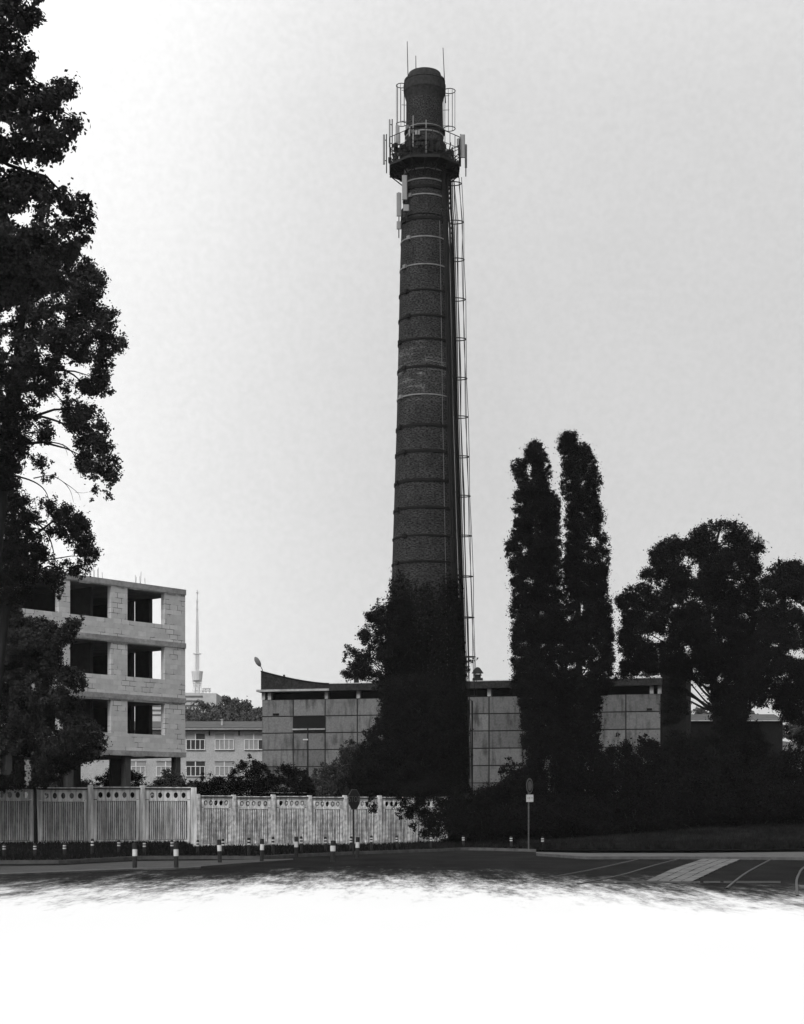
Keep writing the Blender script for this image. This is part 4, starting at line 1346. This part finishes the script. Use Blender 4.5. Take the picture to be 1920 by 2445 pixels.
# ------------------------------------------------------------------ signs
def text_obj(s, size, loc, rot, m, parent, name='lettering', sx_=1.0):
    cu = bpy.data.curves.new(name, 'FONT'); cu.body = s; cu.size = size; cu.align_x = 'CENTER'; cu.align_y = 'CENTER'; cu.extrude = .002
    o = bpy.data.objects.new(name, cu); col.objects.link(o)
    cu.materials.append(m)
    o.parent = parent; o.location = loc; o.rotation_euler = rot; o.scale = (sx_, 1, 1)
    dg = bpy.context.evaluated_depsgraph_get()
    me = bpy.data.meshes.new_from_object(o.evaluated_get(dg))
    ob = bpy.data.objects.new(name, me); col.objects.link(ob)
    ob.parent = parent; ob.location = loc; ob.rotation_euler = rot; ob.scale = (sx_, 1, 1)
    bpy.data.objects.remove(o)
    return ob
def disc(mb, r, y, n=40, rz=None, ph=0.0, rev=False):
    pts = [(r * math.cos(2 * math.pi * k / n + ph), y, (rz or r) * math.sin(2 * math.pi * k / n + ph)) for k in range(n)]
    mb.face(pts)
    return pts
def plate(r, y0, y1, n, ph):
    mb = MB(); a = disc(mb, r, y0, n, ph=ph); b = disc(mb, r, y1, n, ph=ph)
    for k in range(n): mb.face([a[k], a[(k + 1) % n], b[(k + 1) % n], b[k]])
    return mb
ps = G(846, 2046)
sg = empty('stop_sign', ps, math.radians(58))
DSg = ps.y; ztp = (2046 - 1884.5) * DSg / F
rs = 0.5 * 48.5 * DSg / F / math.cos(math.pi / 8)
MB().tube([(0, .05, -.1), (0, .05, ztp - .05)], .045, 8).build('pole', M['black_paint'], sg)
zc_s = ztp - rs * math.cos(math.pi / 8)
for nm, r_, y0, y1, mt in (('sign_plate', rs, .0, .012, 'sign_rim'), ('sign_field', rs * .93, -.004, -.0005, 'sign_dark')):
    o = plate(r_, y0, y1, 8, math.pi / 8).build(nm, M[mt], sg); o.location = (0, 0, zc_s)
text_obj('STOP', rs * .78, (0, -.009, zc_s), (math.radians(90), 0, 0), M['sign_rim'], sg)
tag(sg, 'octagonal stop sign turned sideways in front of the stained fence', 'traffic sign')
pr2 = P(1265, 2022, 76.0); 
sr = empty('round_sign', Vector((pr2.x, 76.0, pr2.z)), math.radians(60))
k_ = 76.0 / F
MB().tube([(0, .06, -.15), (.0, .06, 165 * k_ * .9)], .036, 8).build('pole', M['sign_rim'], sr)
rr_ = 18.7 * k_; zcs = (2022 - 1876.5) * k_
o = plate(rr_, 0, .012, 40, 0).build('sign_plate', M['sign_face'], sr); o.location = (0, 0, zcs)
o = plate(rr_ * .80, -.004, -.0005, 40, 0).build('sign_field', M['sign_dark'], sr); o.location = (0, 0, zcs)
o = plate(rr_ * .62, -.008, -.0045, 40, 0).build('sign_centre', M['sign_face'], sr); o.location = (0, 0, zcs)
# plate under the sign hangs squarer to the road
wd, hd_ = 17 * k_, 17.5 * k_
zz2 = (2022 - 1906) * k_
pm = MB().box(-wd / 2, wd / 2, -.05, -.035, zz2 - hd_ / 2, zz2 + hd_ / 2).build('text_plate', M['sign_white'], sr); pm.rotation_euler = (0, 0, -math.radians(60))
tx = text_obj('10 т', hd_ * .46, (0, 0, 0), (math.radians(90), 0, -math.radians(60)), M['sign_ink'], sr)
tx.location = Matrix.Rotation(-math.radians(60), 4, 'Z') @ Vector((0, -.054, zz2))
tag(sr, 'round sign above a small white plate on a thin pole right of the chimney', 'traffic sign')

# ------------------------------------------------------------------ trees
def tree(name, label, polys, D, depth, ncl, rpx, per, leaf, m, trunk, r0, group=None, holes=(), seed=0, limbs=26, extra=(), limb_r=.12, jamp=7, jstep=22, cat='tree'):
    nrg = np.random.default_rng(900 + seed); rg = random.Random(70 + seed)
    tp = [P(x, y, D) for x, y in trunk]
    root = empty(name, tp[0])
    ps, rs = [], []
    for poly in polys:
        pl_ = jag(poly, jamp, jstep, rg)
        a = np.array(poly); ar = 0.5 * abs(np.dot(a[:, 0], np.roll(a[:, 1], 1)) - np.dot(a[:, 1], np.roll(a[:, 0], 1)))
        n = max(6, int(ncl * 1.3 * ar / 10000))
        p, r = clumps(pl_, D, n, rpx, depth, holes, nrg)
        ps.append(p); rs.append(r)
    pos = np.concatenate(ps); rad = np.concatenate(rs)
    p, nr = fill_leaves(pos, rad, per * 1.5, nrg)
    leaf_mesh('crown', p, nr, leaf, m, root, nrg)
    idx = nrg.integers(0, len(pos), limbs)
    wood('trunk', tp[0], tp[-1], r0, [pos[i] for i in idx], M['bark'], root, rg, limb_r=limb_r, trunk_pts=tp)
    if extra:
        for pts, ra in extra:
            ln = smooth_line([P(x, y, D + dz) for x, y, dz in pts], 4)
            k = len(ln)
            MB().tube(ln, [ra * (1 - .8 * i / (k - 1)) for i in range(k)], 5).build('branch', M['bark'], root, smooth=True, world_pts=True)
    tag(root, label, cat, group)
    print(name, len(p), 'leaves')
    return root

A = [(-260, -120), (60, -120), (118, -60), (108, 0), (85, 15), (112, 50), (80, 70), (65, 95), (92, 125), (75, 150), (62, 180), (90, 205), (110, 198), (140, 188), (192, 184), (182, 230), (162, 250), (155, 280), (202, 285),
     (200, 305), (170, 330), (182, 355), (155, 372), (120, 398), (60, 388), (25, 400), (90, 418), (125, 432), (160, 455), (222, 462), (225, 500), (230, 560), (200, 590), (185, 620), (150, 700), (0, 740), (-260, 740)]
A_h = [[(0, 386), (45, 390), (60, 402), (20, 408), (0, 400)], [(20, 515), (60, 505), (90, 520), (50, 545)], [(125, 500), (150, 505), (140, 525)], [(0, 290), (30, 300), (20, 320), (0, 310)]]
tree('aspen_tree', 'nearest tall tree with coarse leaves filling the upper left edge', [A], 42, 2.6, 44, 15, 36, .105, M['leaf_near'],
     [(-70, 2180), (-80, 1500), (-60, 900), (-40, 400), (-60, 100), (-70, -100)], .34, 'trees at the left edge', A_h, 1, 30, limb_r=.07)
B1 = [(-200, 540), (120, 560), (180, 590), (205, 612), (240, 640), (268, 665), (258, 690), (240, 705), (245, 730), (288, 745), (275, 765), (302, 795), (312, 832), (290, 845), (270, 855), (266, 900), (278, 938), (240, 950),
      (200, 940), (150, 935), (95, 960), (80, 1000), (76, 1060), (60, 1100), (45, 1140), (60, 1170), (-200, 1180)]
B1h = [[(145, 860), (175, 870), (225, 865), (215, 900), (175, 915), (160, 890)], [(0, 745), (30, 740), (18, 770), (0, 775)], [(0, 810), (20, 800), (10, 840)], [(135, 750), (155, 745), (150, 765), (138, 762)]]
B2 = [(130, 935), (235, 970), (258, 1005), (270, 1050), (287, 1085), (284, 1130), (268, 1160), (250, 1150), (225, 1150), (212, 1150), (188, 1125), (180, 1090), (172, 1050), (160, 1020)]
B3 = [(80, 985), (110, 1000), (142, 1030), (130, 1050), (85, 1060), (70, 1030)]
B4 = [(70, 1085), (125, 1095), (118, 1115), (75, 1120)]
B5 = [(210, 1130), (232, 1140), (228, 1192), (216, 1190)]; B6 = [(243, 1140), (268, 1150), (266, 1200), (252, 1190)]
B7 = [(90, 1128), (125, 1130), (148, 1146), (120, 1158), (95, 1150)]
tree('aspen_tree', 'tall tree left of the sky with long drooping leafy branches', [B1, B2, B3, B4, B5, B6, B7], 56, 2.6, 60, 13, 58, .088, M['leaf_grey'],
     [(-45, 2090), (-40, 1600), (0, 1200), (30, 950), (60, 700), (70, 560)], .36, 'trees at the left edge', B1h, 2, 30, limb_r=.08,
     extra=[([(20, 1010, 0), (75, 993, 0), (125, 1002, 0), (165, 1020, .2), (190, 1045, .3), (212, 1085, .3)], .06), ([(20, 1075, 0), (75, 1058, 0), (130, 1057, 0), (165, 1072, .1), (188, 1108, .2), (193, 1140, .2)], .035),
            ([(0, 1150, 0), (35, 1138, 0), (80, 1150, 0), (108, 1172, 0), (120, 1205, 0)], .045), ([(80, 1142, 0), (120, 1136, 0), (150, 1150, 0), (168, 1172, .1), (176, 1200, .1)], .022), ([(150, 1150, 0), (172, 1165, .1), (188, 1180, .1), (192, 1195, .1)], .014),
            ([(150, 1060, 0), (158, 1075, 0), (162, 1088, 0)], .014), ([(180, 1175, 0), (200, 1177, 0), (220, 1172, 0)], .008)])
B8 = [(-200, 1140), (40, 1150), (70, 1185), (110, 1195), (150, 1185), (172, 1213), (205, 1238), (225, 1268), (247, 1312), (232, 1345), (228, 1365), (190, 1372), (190, 1330), (150, 1290), (120, 1285), (122, 1320), (110, 1350), (95, 1400), (60, 1440), (-200, 1440)]
B8h = [[(88, 1210), (118, 1225), (125, 1245), (100, 1240)], [(75, 1255), (95, 1250), (92, 1268)]]
B9 = [(120, 1330), (190, 1340), (200, 1385), (160, 1380), (150, 1440), (120, 1420), (100, 1380)]
tree('aspen_tree', 'leaning tree whose branches hang down in front of the block building roof', [B8, B9], 62, 2.4, 60, 13, 62, .088, M['leaf_grey'],
     [(-30, 2080), (-15, 1700), (15, 1450), (40, 1300), (30, 1180)], .26, 'trees at the left edge', B8h, 3, 24, limb_r=.06,
     extra=[([(60, 1235, 0), (90, 1250, 0), (115, 1278, 0), (128, 1318, 0), (132, 1360, 0)], .05), ([(95, 1250, 0), (125, 1262, 0), (142, 1280, 0)], .02), ([(118, 1290, 0), (108, 1320, 0), (100, 1350, 0)], .016), ([(124, 1300, 0), (116, 1330, 0), (112, 1352, 0)], .012)])
C = [(-200, 1380), (-20, 1390), (45, 1440), (60, 1465), (100, 1470), (125, 1480), (140, 1500), (160, 1478), (198, 1470), (186, 1500), (180, 1520), (150, 1545), (150, 1590), (175, 1600), (212, 1628), (195, 1660), (188, 1700), (240, 1735), (256, 1780), (238, 1815), (180, 1835), (110, 1880),
     (-200, 1900)]
Ch = [[(68, 1630), (85, 1635), (78, 1650)], [(130, 1720), (150, 1725), (145, 1745), (132, 1738)], [(165, 1645), (178, 1650), (172, 1668)], [(0, 1800), (40, 1795), (30, 1850), (5, 1850)], [(60, 1800), (75, 1800), (72, 1870), (60, 1870)]]
tree('young_aspen', 'bushy tree with a thin trunk in front of the left fence and block building', [C], 75, 2.2, 100, 12, 78, .10, M['leaf_grey'],
     [(86, 2012), (84, 1900), (80, 1750), (60, 1600), (50, 1480)], .10, 'trees at the left edge', Ch, 4, 22, limb_r=.04)

# poplars
PL = [(1282, 1045), (1262, 1062), (1254, 1072), (1252, 1095), (1240, 1092), (1225, 1096), (1222, 1120), (1232, 1150), (1228, 1170), (1232, 1200), (1222, 1215), (1226, 1260), (1214, 1282), (1212, 1350), (1222, 1400), (1218, 1430), (1222, 1500), (1220, 1600), (1222, 1640),
      (1240, 1680), (1243, 1740), (1250, 1800), (1360, 1810), (1354, 1600), (1352, 1500), (1346, 1400), (1340, 1230), (1330, 1178), (1310, 1172), (1316, 1150), (1312, 1100), (1300, 1075), (1292, 1058)]
PLh = [[(1258, 1110), (1268, 1108), (1266, 1145), (1260, 1140)], [(1245, 1310), (1253, 1322), (1250, 1325)]]
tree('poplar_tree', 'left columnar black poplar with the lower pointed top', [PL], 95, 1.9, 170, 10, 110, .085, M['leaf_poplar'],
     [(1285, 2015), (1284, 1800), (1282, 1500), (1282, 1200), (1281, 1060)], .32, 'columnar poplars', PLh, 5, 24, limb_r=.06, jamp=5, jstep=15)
PR = [(1363, 1022), (1348, 1035), (1336, 1050), (1335, 1075), (1338, 1110), (1336, 1140), (1336, 1180), (1344, 1200), (1352, 1225), (1350, 1250), (1348, 1300), (1342, 1330), (1345, 1400), (1342, 1500), (1340, 1600), (1335, 1700), (1330, 1810), (1425, 1810), (1438, 1700), (1445, 1660),
      (1462, 1630), (1466, 1560), (1460, 1500), (1458, 1440), (1450, 1370), (1456, 1330), (1452, 1275), (1444, 1268), (1434, 1275), (1440, 1240), (1438, 1215), (1430, 1205), (1434, 1160), (1428, 1120), (1420, 1090), (1400, 1060), (1393, 1050), (1382, 1060), (1382, 1035), (1372, 1028)]
PRh = [[(1340, 1190), (1350, 1195), (1349, 1235), (1342, 1230)], [(1338, 1308), (1350, 1310), (1346, 1335), (1336, 1330)], [(1380, 1585), (1390, 1590), (1388, 1622), (1381, 1624)], [(1385, 1440), (1392, 1440), (1390, 1470), (1386, 1470)], [(1410, 1290), (1425, 1280), (1418, 1310)]]
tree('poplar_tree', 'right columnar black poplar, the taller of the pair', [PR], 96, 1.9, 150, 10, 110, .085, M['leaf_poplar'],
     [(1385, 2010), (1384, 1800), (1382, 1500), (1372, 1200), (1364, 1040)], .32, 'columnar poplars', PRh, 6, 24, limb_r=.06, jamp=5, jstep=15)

# large trees at the right
RT = [(1462, 1440), (1475, 1412), (1500, 1402), (1528, 1392), (1530, 1366), (1552, 1345), (1556, 1312), (1580, 1288), (1614, 1272), (1638, 1288), (1648, 1275), (1660, 1262), (1700, 1250), (1712, 1240), (1750, 1235), (1778, 1247), (1800, 1275), (1820, 1300), (1828, 1330),
      (1826, 1360), (1820, 1390), (1815, 1450), (1820, 1560), (1800, 1640), (1770, 1700), (1760, 1800), (1740, 1960), (1700, 1960), (1705, 1800), (1700, 1700), (1680, 1650), (1640, 1620), (1600, 1600), (1560, 1615), (1500, 1620), (1462, 1620), (1468, 1580), (1490, 1560), (1468, 1540), (1478, 1490),
      (1485, 1470)]
RT3 = [(1588, 1600), (1640, 1590), (1638, 1700), (1600, 1740), (1720, 1760), (1800, 1720), (1840, 1780), (1800, 1960), (1560, 1960), (1585, 1760)]
RTh = [[(1642, 1642), (1688, 1640), (1694, 1702), (1642, 1704)], [(1695, 1775), (1708, 1790), (1705, 1808), (1692, 1795)], [(1648, 1345), (1668, 1350), (1666, 1380), (1650, 1378)], [(1535, 1514), (1570, 1512), (1590, 1527), (1565, 1534)], [(1705, 1275), (1728, 1272), (1724, 1300), (1710, 1298)], [(1632, 1325), (1644, 1325), (1640, 1360)], [(1635, 1540), (1647, 1545), (1645, 1575), (1635, 1570)],
       [(1608, 1440), (1622, 1448), (1612, 1455)], [(1595, 1562), (1606, 1562), (1602, 1572)], [(1698, 1465), (1706, 1465), (1702, 1485)], [(1545, 1385), (1560, 1392), (1575, 1412), (1565, 1408)], [(1475, 1570), (1485, 1560), (1480, 1600), (1470, 1605)]]
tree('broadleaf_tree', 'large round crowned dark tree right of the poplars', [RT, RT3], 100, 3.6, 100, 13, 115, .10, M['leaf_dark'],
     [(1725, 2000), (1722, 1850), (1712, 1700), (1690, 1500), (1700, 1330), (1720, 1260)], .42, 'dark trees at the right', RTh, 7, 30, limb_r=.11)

T2 = [(1790, 1250), (1812, 1245), (1835, 1275), (1838, 1305), (1828, 1325), (1805, 1320), (1795, 1290)]
tree('dry_sapling', 'thin half-bare top standing out of the right of the round crown', [T2], 101, .8, 28, 7, 12, .08, M['leaf_dark'],
     [(1790, 1700), (1796, 1500), (1805, 1320), (1812, 1270)], .09, 'dark trees at the right', (), 17, 30, limb_r=.02)
R2 = [(1828, 1365), (1832, 1348), (1860, 1338), (1890, 1345), (1925, 1336), (2080, 1350), (2100, 1900), (1925, 1900), (1910, 1790), (1880, 1760), (1850, 1700), (1830, 1690), (1795, 1680), (1760, 1780), (1740, 1700), (1780, 1560), (1812, 1500), (1810, 1440), (1815, 1400)]
R2h = [[(1880, 1555), (1915, 1548), (1925, 1565), (1900, 1575)], [(1805, 1430), (1818, 1425), (1815, 1440)], [(1905, 1440), (1920, 1430), (1922, 1470)], [(1795, 1680), (1815, 1690), (1860, 1710), (1865, 1722), (1840, 1715), (1805, 1700)], [(1880, 1725), (1915, 1730), (1912, 1752), (1885, 1748)]]
tree('broadleaf_tree', 'dark tree cut off by the right edge of the picture', [R2], 97, 3.4, 100, 13, 115, .10, M['leaf_dark'],
     [(1925, 2000), (1930, 1850), (1935, 1600), (1925, 1450), (1930, 1370)], .36, 'dark trees at the right', R2h, 8, 26, limb_r=.10)

# tree and ivy at the foot of the chimney
CT = [(940, 1432), (925, 1440), (912, 1430), (900, 1432), (892, 1450), (866, 1462), (874, 1485), (866, 1495), (852, 1510), (868, 1525), (855, 1533), (880, 1548), (868, 1560), (845, 1548), (830, 1542), (818, 1552), (825, 1572), (814, 1577), (830, 1590), (818, 1602), (832, 1622), (860, 1625), (880, 1630),
      (905, 1640), (985, 1640), (985, 1420)]
CTh = [[(860, 1528), (870, 1545), (862, 1550)], [(892, 1588), (910, 1592), (905, 1602), (893, 1600)], [(884, 1505), (896, 1503), (892, 1515)]]
tree('maple_tree', 'tree with ragged spreading branches on the left of the chimney foot', [CT], 98.5, 2.0, 130, 10, 62, .10, M['leaf_dark'],
     [(930, 2000), (935, 1850), (940, 1700), (935, 1560), (925, 1450)], .22, None, CTh, 9, 26, limb_r=.06)
CT2 = [(885, 1640), (912, 1650), (905, 1672), (915, 1690), (895, 1705), (882, 1735), (862, 1750), (862, 1770), (845, 1800), (828, 1830), (828, 1870), (830, 1895), (870, 1905), (900, 1915), (1100, 1920), (1112, 1800), (1108, 1700), (1106, 1640), (1000, 1600)]
tree('maple_tree', 'broad black tree mass covering the lower chimney and hall wall', [CT2], 95.5, 2.2, 100, 13, 120, .10, M['leaf_dark'],
     [(1010, 2000), (1010, 1900), (1005, 1800), (1000, 1700), (995, 1620)], .25, None, (), 10, 20, limb_r=.06)
IV = [(895, 1880), (925, 1905), (945, 1940), (968, 1962), (990, 1990), (1040, 2012), (1115, 2018), (1230, 2015), (1250, 1960), (1235, 1880), (1110, 1870), (960, 1870), (880, 1868), (852, 1885), (868, 1895), (880, 1925), (895, 1960), (900, 1990), (906, 1960)]
nrg = np.random.default_rng(77)
root = empty('hanging_ivy', P(1050, 2010, 89))
pos, rad = clumps(jag(IV, 5, 14), 89.2, 330, 11, .6, [[(908, 1915), (925, 1915), (935, 1950), (915, 1960)]], nrg)
p, nr = fill_leaves(pos, rad, 110, nrg); leaf_mesh('foliage', p, nr, .10, M['ivy'], root, nrg)
mb = MB()
for i in range(7):
    t_ = Vector(pos[i * 9]); mb.tube([P(1000 + i * 25, 2016, 89.5), P(1000 + i * 22, 1960, 89.5), t_], [.03, .02, .01], 5)
mb.build('stem', M['bark'], root, world_pts=True)
tag(root, 'black ivy hanging over the end of the stained fence', 'ivy')
# ivy climbing the chimney itself
root = empty('climbing_ivy', (CCX, DC - 2.6, 0))
n = 36000
an = nrg.uniform(-3.3, 0.25, n); zt_ = nrg.uniform(0, 1, n)
lim = CZ + (HY - (1390 + 18 * np.sin(an * 3.1) + 8 * np.sin(an * 9) + 110 * nrg.random(n) ** 2)) * DC / F
zz3 = zt_ ** 1.15 * lim + nrg.normal(0, .25, n)
rr3 = np.array([shaft_r(min(max(z, 0.1), 40)) for z in zz3]) + nrg.uniform(.03, .38, n) * (0.4 + 0.6 * np.sin(an * 5 + zz3 * .9) ** 2)
cen = np.stack([CCX + rr3 * np.cos(an), DC + rr3 * np.sin(an), zz3], 1)
nn = np.stack([np.cos(an), np.sin(an), np.zeros(n) + .3], 1) + nrg.normal(0, .5, (n, 3))
leaf_mesh('foliage', cen, nn, .17, M['ivy'], root, nrg)
mb = MB()
for k in range(6):
    a_ = -2.9 + k * .5
    mb.tube([(CCX + (shaft_r(max(z, .1)) + .04) * math.cos(a_ + .06 * math.sin(z)), DC + (shaft_r(max(z, .1)) + .04) * math.sin(a_ + .06 * math.sin(z)), z) for z in [q * 1.2 for q in range(11)]], .03, 5)
mb.build('stem', M['bark'], root, world_pts=True)
tag(root, 'dark ivy climbing the foot of the brick chimney', 'ivy')
# sprig at the right of the ladder
SP = [(1098, 1560), (1112, 1568), (1130, 1566), (1142, 1574), (1128, 1582), (1115, 1588), (1125, 1600), (1118, 1625), (1100, 1640), (1092, 1600)]
tree('sapling', 'small leafy sapling sticking out beside the ladder foot', [SP], 100.6, .5, 200, 7, 26, .09, M['leaf_dark'], [(1100, 1930), (1103, 1800), (1104, 1700), (1106, 1570)], .05, None, (), 12, 10, limb_r=.02)

# ------------------------------------------------------------------ shrubs
bs = [(340, 475, 1834, 1930, 94, 1.2, 'pale'), (440, 560, 1836, 1935, 96, 1.2, ''), (540, 660, 1795, 1935, 99, 1, ''), (640, 745, 1808, 1935, 100, 1, ''), (725, 835, 1818, 1935, 101, .9, 'pale'), (780, 900, 1752, 1930, 97.5, .9, 'pale'),
      (225, 345, 1815, 1915, 104, 1, ''), (100, 240, 1845, 1915, 106, .8, 'pale')]
bl = ['pale thin shrub under the corner of the block building', 'rounded dark shrub above the step between the fences', 'tall peaked shrub at the left corner of the hall', 'dark shrub behind the thin lamp post', 'thin grey shrub between the lamp post and the chimney tree',
      'loose tall shrub against the black chimney tree', 'dark shrub inside the open ground floor of the block building', 'sparse shrub under the left part of the block building']
for i, ((a, b, t_, u, D, dn, kd), lb) in enumerate(zip(bs, bl)):
    bush('shrub', lb, a, b, t_, u, D, M['leaf_bush_pale'] if kd else M['leaf_bush'], dn * .8, .10, 'shrubs behind the fences', 'shrub', seed=i, topn=7, rpx=11)
bs = [(1080, 1200, 1885, 2022, 88, ''), (1105, 1245, 1862, 1960, 98, 'p'), (1180, 1290, 1790, 2018, 90, ''), (1255, 1370, 1720, 2000, 92, ''), (1340, 1450, 1700, 2000, 93, ''), (1430, 1530, 1722, 2000, 94, ''), (1500, 1600, 1735, 2000, 95, ''),
      (1300, 1450, 1880, 2018, 85, ''), (1440, 1600, 1850, 2010, 86, ''), (1585, 1710, 1745, 1995, 93, ''), (1590, 1740, 1840, 1990, 87, ''), (1700, 1830, 1740, 1985, 92, ''), (1730, 1870, 1850, 1985, 86, ''), (1800, 1990, 1770, 1975, 90, ''), (1860, 2010, 1850, 1965, 85, ''), (1205, 1330, 1900, 2022, 84, '')]
bl = ['low black bush under the right of the chimney', 'twiggy grey bush before the hall wall right of the chimney', 'black bush behind the round sign', 'tall black bush under the left poplar', 'tall black bush under the right poplar', 'bush before the right end of the hall', 'bush at the foot of the dark brick tower',
      'wide low bush right of the round sign, near the grass', 'low bush below the right end of the hall', 'tall bush right of the dark brick tower', 'low bush in front of the bush right of the tower', 'tall bush under the large round tree', 'low bush under the large round tree, near the grass', 'tall bush at the right edge', 'lowest bush at the right edge, above the bank', 'low black bush at the foot of the round sign']
for i, ((a, b, t_, u, D, kd), lb) in enumerate(zip(bs, bl)):
    bush('bush', lb, a - 22, b + 22, t_ + 6, u, D, M['leaf_bush_pale'] if kd else M['leaf_bush'], .9 if not kd else .35, .125, 'bushes along the right bank', 'bush', seed=30 + i, topn=7, rpx=15)

# ------------------------------------------------------------------ air
hz_m = bpy.data.materials.new('air'); hz_m.use_nodes = True
tt = hz_m.node_tree; tt.nodes.clear()
ou = tt.nodes.new('ShaderNodeOutputMaterial'); vv = tt.nodes.new('ShaderNodeVolumePrincipled')
vv.inputs['Color'].default_value = (.95, .95, .95, 1); vv.inputs['Density'].default_value = 0.00006
vv.inputs['Anisotropy'].default_value = 0.0
tt.links.new(vv.outputs[0], ou.inputs['Volume'])
hzb = MB().box(-4010, 4010, -70, 6010, -2.5, 240).build('haze', hz_m)
tag(hzb, kind='stuff')
